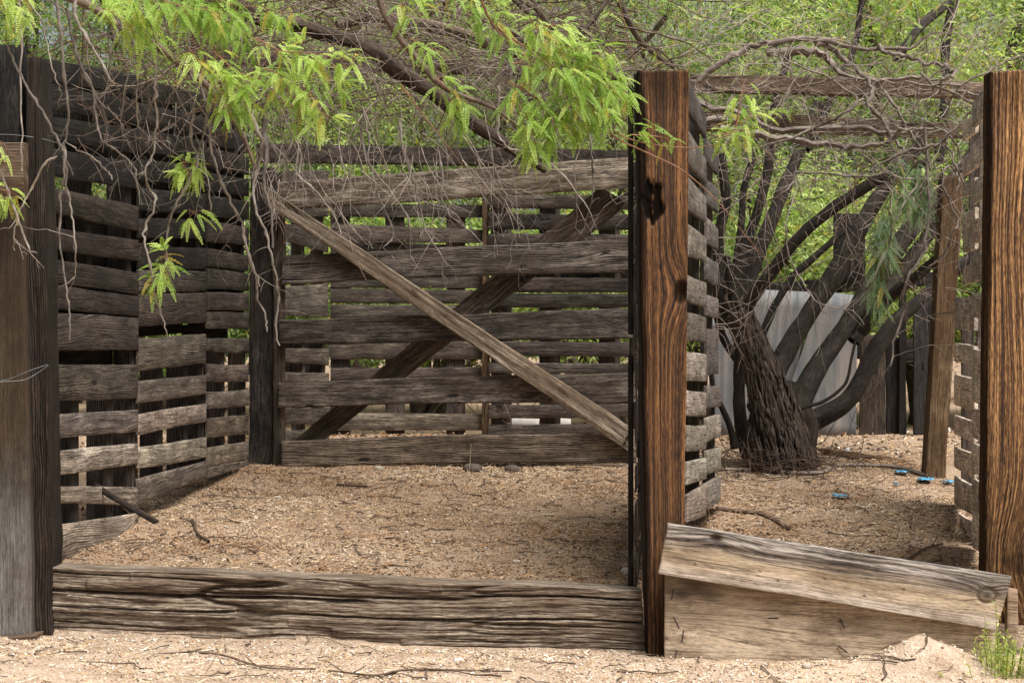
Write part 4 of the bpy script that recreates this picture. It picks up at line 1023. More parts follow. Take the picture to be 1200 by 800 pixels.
# hanging bluish foliage before the limbs
def foliage_on(parent, paths, mat, name='foliage', **kw):
    pk = {k: kw.pop(k) for k in list(kw) if k in ('pairs_n', 'droop', 'leaf_len', 'leaf_w', 'tone')}
    B, Dd, N_, L_, pet = [], [], [], [], []
    for p in paths:
        a, b, c, d, e = leaf_sites(p, **kw); B += a; Dd += b; N_ += c; L_ += d; pet += e
    tone = None
    if 'tone' in pk: tone = np.clip(RNG.normal(pk['tone'], .22, len(B)), 0, 1)
    o = pinnae(name, B, Dd, N_, L_, M[mat], parent, pk.get('pairs_n', 13), tone, pk.get('droop', .25), pk.get('leaf_len', .15), pk.get('leaf_w', .068))
    return o
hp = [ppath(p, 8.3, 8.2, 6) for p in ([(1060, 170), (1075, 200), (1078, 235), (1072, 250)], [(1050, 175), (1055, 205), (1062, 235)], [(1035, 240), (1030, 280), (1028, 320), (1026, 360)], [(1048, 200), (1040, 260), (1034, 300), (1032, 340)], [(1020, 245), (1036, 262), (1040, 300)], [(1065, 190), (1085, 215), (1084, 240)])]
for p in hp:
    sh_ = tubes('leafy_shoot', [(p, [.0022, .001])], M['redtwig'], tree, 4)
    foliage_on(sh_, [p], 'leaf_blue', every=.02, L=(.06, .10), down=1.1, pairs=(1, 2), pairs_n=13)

# ---------------------------------------------------------------- overhanging mesquite, rooted left of the view
oroot = np.array([-3.9, 7.6, .3])
over = thing('mesquite_tree', oroot, 'mesquite reaching in from the upper left over the pen with drooping twigs', 'tree')
def wl(pts, D, D2, r, **k): return limb(over, pts, D, D2, r, **k)
# its trunk stands outside the view
pth = smooth_path([oroot + [0, 0, -.2], oroot + [.1, 0, .8], oroot + [.35, .1, 1.6], P(-120, -40, 7.4)], 8)
tubes('trunk', [(pth, [.19, .15, .12, .08])], M['bark'], over, 16, rough=.35)
wl([(-120, -40), (60, -50), (230, -10), (300, 20), (345, 30), (395, 45), (430, 55), (470, 85), (510, 110), (560, 148), (600, 175), (640, 200)], 7.4, 7.6, [18, 14, 11, 9, 8, 7.5, 8.5, 9.5, 9.5, 8, 6, 4], mat='bark', name='main_limb', rough=.8, tint=(.75, .66, .6))
wl([(-100, -60), (60, -10), (110, 10), (150, 38), (185, 55), (215, 78), (240, 98), (262, 125), (285, 160), (300, 200)], 6.2, 6.6, [8, 6, 5, 5, 4.5, 4.2, 4, 3.6, 3, 2], mat='limb', tint=(2.0, 1.75, 1.5))
wl([(395, 30), (440, 20), (490, 28), (540, 40), (600, 62), (660, 70), (700, 80)], 8.0, 8.4, [6, 7, 7, 7, 6, 5, 4], mat='bark', tint=(1.5, 1.35, 1.2))
wl([(440, -20), (450, 15), (468, 45), (490, 70), (512, 96), (540, 112), (575, 125), (610, 150)], 6.4, 6.6, [4, 4, 4, 3.5, 3.5, 3, 2.5, 1.5], mat='limb', tint=(1.7, 1.5, 1.35))
wl([(640, 20), (600, -5), (620, 15), (650, 30), (670, 50), (690, 30), (720, -10)], 8.2, 8.2, [1, 3, 3.5, 3, 3, 2.5, 2], mat='limb', tint=(1.3, 1.2, 1.1))
wl([(610, -20), (640, 25), (665, 45), (672, 30)], 7.5, 7.6, [4, 3.5, 2, 1], mat='limb', tint=(1.2, 1.1, 1.0))
wl([(720, -10), (745, 40), (765, 62), (790, 80)], 8.0, 8.2, [4, 3.5, 3, 2], mat='limb', tint=(1.2, 1.1, 1.0))
wl([(780, 20), (760, 45), (735, 70)], 8.1, 8.3, [3.5, 3, 2], mat='limb', tint=(1.3, 1.5, 1.0))
wl([(520, 5), (545, -5), (580, 25), (610, 45), (630, 62), (690, 78), (735, 95)], 6.9, 7.2, [3, 4, 3.5, 3, 3, 2.4, 1.5], mat='limb', tint=(1.4, 1.3, 1.2))
tw = []
T = [
 ([(24, -10), (25, 60), (25, 130), (26, 200)], 5.75, [1.8, 1.8, 1.6, 1.5]),
 ([(5, 38), (14, 68), (30, 100), (50, 130), (68, 165), (76, 180), (74, 205), (70, 250), (72, 300), (78, 340), (82, 370), (81, 398)], 5.5, [2, 2.2, 2.2, 2.2, 2.4, 2.6, 2, 1.8, 1.6, 1.6, 1.5, 1]),
 ([(75, 182), (80, 225), (86, 260), (88, 290), (88, 322)], 5.5, [2, 1.8, 1.6, 1.4, 1]),
 ([(66, 182), (50, 195), (35, 225), (22, 250), (16, 275), (18, 293)], 5.45, [1.8, 1.8, 1.7, 1.5, 1.2, 1]),
 ([(-5, 190), (10, 225), (22, 260), (33, 290), (44, 297)], 5.4, [1.6, 1.8, 1.8, 1.8, 1]),
 ([(20, -10), (38, 10), (50, 25), (56, 60), (66, 92), (71, 105), (68, 125)], 5.6, [1.4, 1.4, 1.3, 1.2, 1.1, 1, .7]),
 ([(66, -10), (70, 30), (76, 90), (80, 140), (75, 175), (85, 205)], 5.7, [3, 3, 2.5, 2, 1.8, 1]),
 ([(78, 10), (85, 45), (96, 80), (112, 110), (126, 142), (124, 165)], 5.6, [2.8, 2.6, 2.4, 2.2, 2, 1.2]),
 ([(88, 20), (105, 50), (118, 72), (130, 95), (140, 105)], 5.7, [2.6, 2.6, 2.4, 2, 1.2]),
 ([(100, 85), (115, 118), (135, 135), (146, 150)], 5.5, [1.2, 1.2, 1, .7]),
 ([(68, 117), (95, 117), (115, 115), (130, 105)], 5.5, [.8, 1, 1, .8]),
 ([(182, 62), (183, 85), (180, 107), (184, 130), (181, 160), (180, 180), (170, 202), (176, 222), (183, 236), (170, 268), (172, 295), (178, 325), (184, 352), (192, 378), (200, 402)], 5.5, [2.4, 2.2, 2.2, 2, 1.8, 1.8, 1.6, 2, 2, 2, 1.8, 1.7, 1.6, 1.3, .8]),
 ([(150, 50), (165, 60), (190, 85), (208, 112), (221, 140)], 5.6, [1.6, 1.6, 1.6, 1.5, 1.4]),
 ([(232, 185), (222, 212), (206, 240), (197, 268), (195, 300), (198, 320), (202, 336)], 5.5, [1.8, 1.8, 1.8, 1.8, 1.4, 1.2, .8]),
 ([(128, 85), (130, 55), (138, 35)], 5.6, [1.2, 2, 2.5]),
 ([(160, 90), (160, 120), (162, 150)], 5.6, [1.4, 1.3, .9]),
 ([(172, 95), (175, 120), (170, 145)], 5.6, [1.6, 1.4, 1]),
 ([(150, 85), (145, 110), (142, 150), (150, 165)], 5.6, [1.5, 1.4, 1.2, .8]),
 ([(120, 165), (135, 175), (150, 188), (158, 200), (165, 240)], 5.5, [1.4, 1.6, 1.5, 1.3, .8]),
 ([(75, 165), (95, 178), (110, 185), (125, 200), (132, 210)], 5.5, [.8, 1.3, 1.4, 1.2, .8]),
 ([(225, 90), (240, 115), (245, 130), (235, 170), (225, 200)], 5.7, [1.8, 1.8, 1.6, 1.4, 1]),
 ([(255, 200), (268, 232), (283, 262), (286, 282), (296, 310), (305, 335)], 5.6, [2, 2.2, 2, 2, 2, 1.6]),
 ([(240, 150), (238, 180), (244, 210), (246, 235), (250, 260)], 5.7, [1.4, 1.4, 1.3, 1.2, .8]),
 ([(305, 185), (297, 215), (300, 245), (312, 275), (320, 310), (327, 345), (323, 375), (326, 405)], 6.2, [3, 2.6, 2.4, 2.2, 2, 1.8, 1.6, 1.2]),
 ([(300, 325), (302, 350), (312, 370), (313, 388)], 6.2, [1.6, 1.8, 1.6, 1]),
 ([(312, 180), (310, 215), (318, 255), (320, 290)], 6.4, [3.5, 3, 2.6, 2]),
 ([(585, 160), (600, 175), (625, 180), (655, 200), (690, 245), (700, 272)], 6.8, [1.6, 1.6, 1.5, 1.3, 1.1, .8]),
 ([(695, 205), (693, 235), (685, 265), (680, 275)], 6.8, [1.8, 1.6, 1.3, .8]),
 ([(517, 232), (530, 255), (550, 270), (566, 286)], 7.4, [1.4, 1.4, 1.3, 1]),
 ([(480, 230), (510, 240), (530, 248), (545, 268)], 7.4, [1.3, 1.2, 1.1, .7]),
 ([(435, 200), (445, 235), (458, 260), (460, 280), (450, 290), (462, 302)], 7.4, [1.6, 1.6, 1.5, 1.3, 1.2, .7]),
 ([(432, 190), (458, 225), (478, 258), (480, 300)], 7.3, [1.6, 1.5, 1.4, .8]),
 ([(480, 200), (490, 230), (500, 270), (525, 312)], 7.3, [1.8, 1.6, 1.4, .8]),
 ([(350, 205), (368, 222), (390, 250), (400, 275)], 7.3, [2, 1.8, 1.6, 1]),
]
for pts, D, r in T:
    if pts[0][1] > 5 and r[0] > 1.3 and pts[0][0] > 80:
        pts = [(pts[0][0] + random.uniform(-25, 0), pts[0][1] - 60), (pts[0][0] + random.uniform(-10, 4), pts[0][1] - 25)] + pts; r = [r[0] * 1.2] * 2 + r
    tw = []
    path = ppath(pts, D, D, 5, .03)
    k_ = len(path)
    path = path + RNG.normal(0, .0022, path.shape)
    rad = np.interp(np.linspace(0, 1, k_), np.linspace(0, 1, len(r)), r) * D / F * .66
    rad = rad * (1 + .55 * (RNG.random(k_) > .84))
    tw.append((path, rad))
    if r[0] > 1.3 and pts[0][0] > 30:
        for k in range(random.randint(1, 4)):
            q = path[random.randrange(k_ // 3, k_)]
            twig(q, RNG.normal(0, 1, 3) * [1, .6, .6] + [0, 0, -.4], random.uniform(.04, .18), random.uniform(.0012, .002), .3, .5, .03, 1, tw)
    tubes('hanging_twig', tw, M['twig'], over, 6, gtint(.38, .95))
for k in range(52):   # drooping fine twigs before the gate and left wall
    tw = []
    x = random.choice([random.uniform(290, 580), random.uniform(290, 520), random.uniform(480, 640), random.uniform(100, 300)]); y0 = random.uniform(120, 200)
    D = random.uniform(6.4, 7.9)
    twig(P(x, y0, D), np.array([random.uniform(-.35, .5), random.uniform(-.2, .2), -1]), random.uniform(.15, .5) * (1 if x > 290 else .6), random.uniform(.0014, .0026), .15, .38, .04, 3, tw)
    tubes('drooping_twig', tw, M['twig'], over, 4, gtint(.5, 1.15))
tw = []
for k in range(640):  # tangle in the band above the gate
    x = random.gauss(470, 170); y0 = random.uniform(-20, 150)
    if not 180 < x < 770 or (x > 330 and y0 > 118): continue
    D = random.uniform(6.8, 10.5)
    twig(P(x, y0, D), RNG.normal(0, 1, 3) * [1.2, .5, .5] + [.2, 0, -.12], random.uniform(.2, .7), random.uniform(.0014, .0040), .1, .33, .05, 3, tw)
meta(tubes('twig_tangle', tw, M['twig'], over, 4, (.74, .67, .62)), kind='stuff')
tw = []
for k in range(38):
    x = random.uniform(285, 560) if random.random() < .55 else random.gauss(400, 70)
    if x < 280: continue
    D = random.uniform(6.6, 9.0)
    twig(P(x, random.uniform(110, 215), D), np.array([random.uniform(-.6, .9), random.uniform(-.2, .2), -.75]), random.uniform(.15, .6), random.uniform(.0016, .0030), .08, .36, .045, 2, tw)
meta(tubes('twig_tangle', tw, M['twig'], over, 4, (1.1, 1.02, .96)), kind='stuff')
tw = []
for k in range(420):
    x = random.uniform(190, 760); D = random.uniform(7.5, 11)
    twig(P(x, random.uniform(-20, 135), D), RNG.normal(0, 1, 3) * [1.2, .5, .5], random.uniform(.3, .9), random.uniform(.002, .006), .05, .3, .06, 3, tw)
meta(tubes('twig_tangle', tw, M['darktwig'], over, 4, (1.0, .9, .82)), kind='stuff')
tw = []
for k in range(120):
    x = random.uniform(40, 320); y0 = random.uniform(-20, 130); D = random.uniform(5.8, 7.5)
    twig(P(x, y0, D), RNG.normal(0, 1, 3) * [.8, .5, .6] + [.1, 0, -.5], random.uniform(.15, .5), random.uniform(.0016, .004), .25, .4, .045, 2, tw)
meta(tubes('twig_tangle', tw, M['darktwig'], over, 4, (1.1, 1.0, .92)), kind='stuff')

# leafy shoots in the foreground
shoots = [
 ([(-10, -25), (2, 5), (8, 15)], 5.4, .02), ([(12, -25), (25, 5), (38, 14)], 5.4, .03),
 ([(105, -20), (125, 0), (150, 12), (175, 28), (185, 45)], 5.5, .02),
 ([(150, -15), (180, -4), (215, 8), (250, 14), (285, 22)], 5.4, .016),
 ([(200, -15), (235, 4), (265, 30), (290, 42)], 5.45, .018), ([(160, 0), (172, 30), (168, 62)], 5.5, .022),
 ([(230, -10), (270, 5), (310, 10), (345, 18)], 5.5, .018), ([(120, 10), (148, 25), (160, 45)], 5.45, .022),
 ([(220, 55), (240, 80), (262, 95), (290, 105)], 5.4, .017), ([(250, 60), (275, 82), (300, 92), (330, 102)], 5.4, .017),
 ([(245, 95), (262, 112), (270, 128)], 5.4, .017), ([(285, 95), (290, 115), (282, 128)], 5.45, .018),
 ([(300, 45), (330, 60), (360, 62), (395, 68), (415, 72)], 5.4, .017), ([(310, 80), (345, 95), (365, 110), (385, 140)], 5.4, .017),
 ([(320, 60), (345, 78), (372, 90), (400, 96)], 5.5, .02), ([(335, 105), (350, 125), (345, 145)], 5.45, .02),
 ([(222, 205), (216, 195), (213, 192)], 5.5, .008), ([(233, 192), (214, 190)], 5.5, .012),
 ([(222, 245), (228, 252)], 5.5, .02), ([(197, 300), (185, 303)], 5.5, .02), ([(196, 318), (186, 325)], 5.5, .014), ([(196, 312), (206, 318)], 5.5, .03),
 ([(480, -15), (470, 0), (480, 12), (500, 20)], 5.6, .03), ([(560, -20), (575, 5), (590, 20)], 5.6, .025), ([(530, -15), (545, 5), (562, 15)], 5.6, .025),
 ([(480, 45), (500, 55), (520, 62)], 5.6, .03), ([(510, 90), (525, 105), (540, 118)], 5.6, .025), ([(525, 115), (538, 128), (548, 140)], 5.6, .025), ([(575, 25), (590, 40), (600, 60)], 5.6, .025),
 ([(620, 20), (640, 45), (665, 55), (690, 60), (715, 62)], 5.4, .013), ([(600, 75), (630, 70), (660, 78), (700, 95), (725, 110)], 5.4, .013),
 ([(595, 95), (620, 110), (640, 125), (655, 150)], 5.4, .013), ([(640, 70), (665, 95), (690, 120), (715, 140)], 5.4, .013),
 ([(650, 60), (690, 75), (720, 90), (735, 110)], 5.45, .015), ([(600, 110), (615, 135), (625, 160), (628, 175)], 5.4, .015), ([(655, 100), (672, 128), (680, 150)], 5.4, .015), ([(630, 35), (650, 30), (668, 40)], 5.4, .02), ([(640, 130), (650, 148), (648, 160)], 5.4, .02),
 ([(740, 158), (770, 160), (792, 165)], 5.6, .03), ([(838, 160), (858, 155), (880, 150)], 5.6, .03), ([(862, 150), (866, 125), (872, 95)], 5.6, .04), ([(872, 140), (890, 135), (905, 130)], 5.6, .04),
 ([(0, 165), (8, 172)], 5.4, .03), ([(0, 222), (15, 226)], 5.4, .03), ([(1058, -15), (1050, 0)], 5.6, .03),
]
for p, D, ev in shoots:
    p = ppath(p, D - .03, D + .03, 6, .03)
    a_, b_, c_, d_, e_ = leaf_sites(p, every=ev * .95, start=.05, L=(.045, .08), down=random.uniform(.15, .75), pairs=(1, 2))
    if not a_: continue
    sh_ = tubes('leafy_shoot', [(p, [.0022, .0009])] + e_, M['redtwig'], over, 4)
    pinnae('foliage', a_, b_, c_, d_, M['leaf'], sh_, 15, np.clip(RNG.normal(random.uniform(.2, .9), .22, len(a_)), 0, 1), .3)
for p, r in (
   ([(560, -10), (575, 25), (595, 45), (640, 62)], [.005, .003, .002]), ([(600, 45), (640, 75), (690, 130), (735, 162), (800, 173), (850, 168)], [.003, .0035, .003, .0025, .002, .0012]),
   ([(690, 130), (720, 160), (760, 180), (800, 200), (840, 235), (862, 262)], [.003, .003, .0028, .0025, .002, .001]), ([(470, 100), (500, 140), (520, 165), (545, 198)], [.003, .002, .0015, .001]),
   ([(215, 20), (250, 55), (285, 95), (330, 120), (400, 140)], [.004, .003, .002, .0015]), ([(862, 262), (885, 290), (892, 300)], [.0015, .001]), ([(805, 85), (812, 50), (820, 10), (824, -10)], [.0015, .001]), ([(838, 165), (862, 150), (870, 110), (900, 85)], [.0015, .001]),
   ([(720, -20), (735, 40), (745, 80)], [.002, .0015])):
    tubes('bare_shoot', [(ppath(p, 5.5, 5.6, 6), r)], M['redtwig'], over, 6, (.8, .8, .8), .1)

# a scattering of mid-distance foliage of the same tree through the tangle and above the view
def cloud(n, fx, fy, fD, L=(.05, .08)):
    pts = np.array([P(random.uniform(*fx), random.uniform(*fy), random.uniform(*fD)) for _ in range(n)])
    d = RNG.normal(0, 1, (n, 3)) * [1, .7, .5] + [0, 0, -.5]
    nn = RNG.normal(0, .5, (n, 3)) + [0, -.4, .9]
    return pts, d, nn, RNG.uniform(*L, n)
c1 = cloud(500, (180, 800), (-30, 120), (7.5, 9.5)); c2 = cloud(700, (780, 1200), (-30, 190), (8.8, 10.5)); c3 = cloud(1500, (-200, 820), (-420, -30), (5.8, 9))
BB = [np.concatenate([a, b]) for a, b in zip(c1, c3)]
pinnae('mid_foliage', *BB, M['leaf'], over, 9, None, .25, .17, .09)
pinnae('mid_foliage', *c2, M['leaf'], tree, 9, None, .25, .17, .09)

# ---------------------------------------------------------------- background trees and shrubs
def strips_mesh(name, B, Dv, Nn, L, mat, parent, w=.13, tone=None):
    """distant pinnae: each a folded lance shape"""
    Dv = Dv / np.linalg.norm(Dv, axis=1)[:, None]; S = np.cross(Dv, Nn); S /= np.linalg.norm(S, axis=1)[:, None] + 1e-9
    up = np.cross(S, Dv); N = len(B); L = L[:, None]
    tip = B + Dv * L - np.array([0, 0, 1.]) * L * .15; m1 = B + Dv * L * .45 + S * L * w + up * L * .04; m2 = B + Dv * L * .45 - S * L * w + up * L * .04
    V = np.stack([B, m1, tip, m2], 1).reshape(-1, 3)
    tone = RNG.random(N) if tone is None else tone
    c = np.zeros((N * 4, 3)); c[:, 0] = np.repeat(tone, 4); c[:, 1] = np.repeat(RNG.random(N), 4)
    return mesh_obj(name, V, np.arange(N * 4).reshape(-1, 4), mat, parent, col=c)

def bgtree(x, y, h, rad, n, label, zlow=.25, mat='leaf_far', tonec=.5, trunks=4, group='trees and shrubs beyond the pens', name='mesquite_tree', twign=60, cat='tree'):
    n = int(n * (3.4 if y < 25 else 2.2))
    b0 = np.array([x, y, float(gz(x, y))])
    t = thing(name, b0, label, cat, group)
    ends = []; items = []
    for k in range(trunks):
        az = random.uniform(0, 6.28); p = b0 + [random.uniform(-.15, .15), random.uniform(-.15, .15), -.05]
        tip = b0 + [math.cos(az) * rad * random.uniform(.2, .8), math.sin(az) * rad * random.uniform(.2, .7), h * random.uniform(.6, .95)]
        mid = p * .5 + tip * .5 + [random.uniform(-.3, .3), random.uniform(-.2, .2), random.uniform(-.1, .3)]
        path = smooth_path([p, mid, tip], 8)
        items.append((path, [.075 * h / 4, .045 * h / 4, .015])); ends.append(path)
    tubes('trunk', items, M['limb'], t, 8, (.9, .8, .7), .3)
    it = []
    for k in range(twign):
        pa = random.choice(ends); q = pa[random.randrange(3, len(pa))]
        twig(q, RNG.normal(0, 1, 3) * [1, .8, .7] + [0, 0, .1], random.uniform(.5, 1.4), random.uniform(.004, .009), .1, .35, .12, 3, it, minr=.0015)
    meta(tubes('branches', it, M['twig'], t, 4, (.7, .62, .56)), kind='stuff')
    # leaf clumps, gaps between
    nc = max(20, n // 90)
    cc = []
    while len(cc) < nc:
        v = RNG.normal(0, 1, 3); v /= np.linalg.norm(v); v *= RNG.random() ** .45
        z = zlow * h + (v[2] * .5 + .5) * (1 - zlow) * h
        wd = rad * (.75 + .35 * math.sin(z / h * 3))
        cc.append(b0 + [v[0] * wd, v[1] * wd * .8, z])
    cc = np.array(cc); tn = np.clip(RNG.normal(tonec, .16, nc) + (vn(cc[:, 0] * 1.1, cc[:, 2] * 1.3, int(abs(x) * 7)) - .5) * 1.0, 0, 1)
    k = RNG.integers(0, nc, n)
    pos = cc[k] + RNG.normal(0, 1, (n, 3)) * [.17, .15, .09]
    d = RNG.normal(0, 1, (n, 3)) * [1, .8, .45] + [0, 0, -.35]
    nn = RNG.normal(0, .45, (n, 3)) + [0, -.4, .9]
    strips_mesh('foliage', pos, d, nn, RNG.uniform(.045, .085, n) * (1 + max(0, y - 17) * .05), M[mat], t, w=.13, tone=np.clip(tn[k] + RNG.normal(0, .12, n), 0, 1))
    return t
BG = [
 (-6.2, 14.5, 4.6, 2.0, 9000, 'leafy tree beyond the left wall, behind the topmost dark slats', .15, .35),
 (-3.4, 15.5, 5.2, 2.1, 12000, 'broad tree beyond the back fence, left of the gate', .1, .5),
 (-.9, 16.5, 5.6, 2.2, 13000, 'tall tree beyond the back fence, straight behind the gate', .08, .5),
 (1.6, 15.0, 5.4, 2.1, 13000, 'dense tree beyond the fence, behind the top of the centre post', .08, .55),
 (3.6, 14.2, 5.6, 2.0, 15000, 'bright green tree behind the bare limbs of the right pen', .10, .62),
 (5.6, 15.0, 5.6, 2.1, 13000, 'yellow green tree behind the top of the orange post', .08, .68),
 (-5.6, 20.0, 6.8, 2.8, 9000, 'far tree at left, its crown above the left wall', .1, .45),
 (-2.0, 21.0, 7.2, 3.0, 10000, 'far tree with crown above the thick bare limb', .1, .5),
 (2.2, 21.0, 7.0, 3.0, 10000, 'far tree with crown right of the centre post', .1, .6),
 (-8.5, 27, 8.5, 3.8, 9000, 'distant tree farthest left on the skyline', .1, .45),
 (-3.5, 28, 9.0, 4.0, 10000, 'distant tree on the skyline above the gate', .1, .45),
 (1.2, 28, 8.8, 4.0, 10000, 'distant tree on the skyline behind the centre post top', .1, .5),
 (5.6, 28, 7.6, 3.4, 6000, 'distant tree on the skyline above the right pen', .1, .6),
 (6.6, 20.5, 6.0, 2.6, 5000, 'far pale green tree at right where the sky shows through', .1, .75),
]
for x, y, h, r, n, lab, zl, tc in BG:
    bgtree(x, y, h, r, n, lab, zl, tonec=tc, twign=150 if y < 18 else 40)
for x, y, h, r, lab in ((-2.6, 13.2, 1.7, 1.0, 'low green shrub seen through the left half of the gate'), (-.8, 13.4, 1.9, 1.1, 'low green shrub seen through the middle of the gate'), (.8, 13.3, 1.8, 1.0, 'low green shrub seen through the right end of the gate'),
                        (2.4, 13.2, 2.2, 1.0, 'green shrub above the corrugated sheets'), (3.9, 13.3, 2.4, 1.0, 'green shrub behind the leaning brown post'), (-4.6, 13.0, 2.0, 1.1, 'low shrub behind the left wall')):
    bgtree(x, y, h, r, 3800, lab, .25, 'leaf_far', .6, 5, 'trees and shrubs beyond the pens', 'shrub', 30, 'shrub')

# upright stub shrub at bottom right
bb = P(1172, 812, 5.45)
bush = thing('green_bush', bb, 'yellow green feathery bush at the bottom right corner', 'bush')
stems = []; B, Dd, N_, L_ = [], [], [], []
for k in range(105):
    x = random.gauss(1182, 40); top = 800 - max(10, random.choice((70, 80, 96)) - abs(x - 1172) * 1.15 - random.uniform(0, 42) * (1 if x > 1150 else .7))
    s0 = P(1172 + (x - 1172) * .55, 822, 5.45 + random.uniform(-.08, .08)); e = P(x + random.uniform(-4, 4), top, 5.45 + random.uniform(-.12, .12))
    path = smooth_path([s0, s0 * .5 + e * .5 + [random.uniform(-.01, .01), 0, 0], e], 6)
    stems.append((path, [.0016, .0009]))
    for q in range(34):
        f = random.random(); i0 = int(f * (len(path) - 1)); p = path[i0] + (path[min(i0 + 1, len(path) - 1)] - path[i0]) * random.random()
        az = random.uniform(0, 6.28)
        B.append(p); Dd.append([math.cos(az), math.sin(az), random.uniform(.5, 1.4)]); N_.append([RNG.normal(0, .6), -.6, .6]); L_.append(random.uniform(.012, .024))
strips_mesh('foliage', np.array(B), np.array(Dd), np.array(N_), np.array(L_), M['leaf_bush'], bush, .11)
tubes('stems', stems, M['leaf_bush'], bush, 4)

# ================================================================== GROUND LITTER
def litter():
    Vs, Cs, Qs = [], [], []; off = 0
    pal = np.array([(.62, .48, .33), (.72, .60, .45), (.50, .36, .22), (.36, .23, .13), (.13, .08, .05), (.04, .028, .02), (.56, .36, .18), (.80, .72, .60), (.22, .15, .10)])
    def add(n, area, size, aspect, wts, thick, lift=.001, tiltamp=.35):
        nonlocal off
        x = RNG.uniform(area[0], area[1], n)
        # denser close to the camera in image terms is not needed; uniform on the ground
        y = RNG.uniform(area[2], area[3], n)
        ok = ~((y > 5.93) & (y < 6.15)) & ~((np.hypot((x - 1.40) / .32, (y - 5.56) / .22) < 1) & (RNG.random(n) < .8)); x, y = x[ok], y[ok]; n = len(x)
        keep = RNG.random(n) < np.clip(np.where(y > 6, .82, .55) + fbm(x * 2.6, y * 2.6, 4, 91) * 2.4, .12, 1); x, y = x[keep], y[keep]; n = len(x)
        z = gz(x, y) + lift
        a = RNG.uniform(0, math.pi * 2, n); L = RNG.uniform(*size, n); W = L * RNG.uniform(*aspect, n)
        tz = RNG.normal(0, tiltamp, n); tw_ = RNG.normal(0, tiltamp, n)
        ux = np.stack([np.cos(a), np.sin(a), tz], 1); vx = np.stack([-np.sin(a), np.cos(a), tw_], 1)
        c = np.stack([x, y, z + np.abs(tz) * L * .3 + thick], 1)
        hu = ux * L[:, None] * .5; hv = vx * W[:, None] * .5
        j = lambda: 1 + RNG.normal(0, .25, (n, 1))
        top = np.stack([c - hu * j() - hv, c + hu - hv * j(), c + hu * j() + hv, c - hu + hv * j()], 1)
        bot = top - np.array([0, 0, 1.]) * (thick * 1.6 + .001)
        V = np.concatenate([top, bot], 1).reshape(-1, 3)
        base = off + np.arange(n)[:, None] * 8
        faces = np.array([[0, 1, 2, 3], [0, 4, 5, 1], [1, 5, 6, 2], [2, 6, 7, 3], [3, 7, 4, 0]])
        Q = (base[:, None] + faces[None]).reshape(-1, 4)
        ci = RNG.choice(len(pal), n, p=np.array(wts) / sum(wts)); col = pal[ci] * (1 + RNG.normal(0, .14, (n, 1)))
        duff = np.clip((fbm(x * 1.7, y * 1.7, 4, 71) + .16) * 4, 0, 1) * (y > 6)      # patches of dark leaf mould
        col = col * (1 - .50 * duff[:, None] * np.array([.8, 1, 1.15]))
        Vs.append(V); Qs.append(Q); Cs.append(np.repeat(np.clip(col, 0, 1), 8, 0)); off += n * 8
    inside = (-2.2, 2.4, 6.1, 9.8); front = (-2.1, 2.2, 4.95, 5.95); farr = (-3.5, 4.5, 9.6, 13.5)
    add(95000, inside, (.002, .009), (.3, .9), (5, 2.4, 6, 6, 5, 4, 1.6, .4, 5), .0008)
    add(5000, inside, (.008, .022), (.15, .5), (4, 2, 5, 5, 5, 4, 4, .6, 5), .001)
    add(15000, inside, (.015, .06), (.02, .06), (6, 4, 4, 4, 4, 2, 4, 1, 4), .0008, tiltamp=.18)
    add(9000, farr, (.01, .035), (.2, .7), (3, 2, 5, 5, 5, 5, 3, 1, 5), .002)
    add(15000, front, (.002, .008), (.4, .9), (6, 4, 5, 3, 1.4, 1, 1.5, 1.2, 3), .0008)
    add(3600, front, (.01, .045), (.02, .07), (6, 5, 4, 2, 2, 1, 4, 3, 2), .0008, tiltamp=.18)
    return mesh_obj('ground_litter', np.vstack(Vs), np.vstack(Qs), M['litter'], col=np.vstack(Cs))
meta(litter(), 'straw, bark chips and wood shavings strewn over the sand', 'litter', kind='stuff')

def ground_pt(px, py):
    """where the sight line through a pixel meets the ground"""
    for D in np.arange(5.0, 14, .02):
        p = P(px, py, D)
        if p[2] < float(gz(p[0], p[1])): return p[0], p[1], float(gz(p[0], p[1]))
    return P(px, py, 12)

# small dead twigs lying about
lt = []
for k in range(420):
    x = random.uniform(-2, 2.4); y = random.uniform(6.2, 9.6) if random.random() < .85 else random.uniform(5.3, 5.9)
    L = random.uniform(.06, .28); a = random.uniform(0, 6.28); n = 6
    pts = []
    px_, py_ = x, y
    for i_ in range(n):
        pts.append([px_, py_, float(gz(px_, py_)) + .004 + random.uniform(0, .008)]); a += random.gauss(0, .35); px_ += math.cos(a) * L / n; py_ += math.sin(a) * L / n
    lt.append((np.array(pts), [random.uniform(.0015, .004), .001]))
o = tubes('fallen_twigs', lt, M['darktwig'], None, 4, (.9, .8, .7)); meta(o, 'small dead twigs scattered over the pen floor', 'twigs', kind='stuff')
# dry upright stalks
st = []
for k in range(150):
    x = random.uniform(-1.6, 2.0); y = random.uniform(6.3, 8.6)
    twig([x, y, float(gz(x, y))], [random.uniform(-.2, .2), random.uniform(-.1, .1), 1], random.uniform(.05, .2), .0009, .1, .25, .04, 0, st, minr=.0004)
for (x, y, x2, y2) in ((690, 640, 697, 560), (540, 600, 552, 520), (240, 790, 262, 742), (1040, 640, 1048, 590), (800, 790, 790, 770), (588, 745, 592, 715)):
    g0 = ground_pt(x, y); st.append((smooth_path([g0, P((x + x2) / 2 + 3, (y + y2) / 2, g0[1] - .02), P(x2, y2, g0[1])], 5), [.0016, .0008]))
o = tubes('dry_stalks', st, M['twig'], None, 4, (1.6, 1.35, .95)); meta(o, 'thin dry straw stalks standing out of the pen floor', 'grass', kind='stuff')

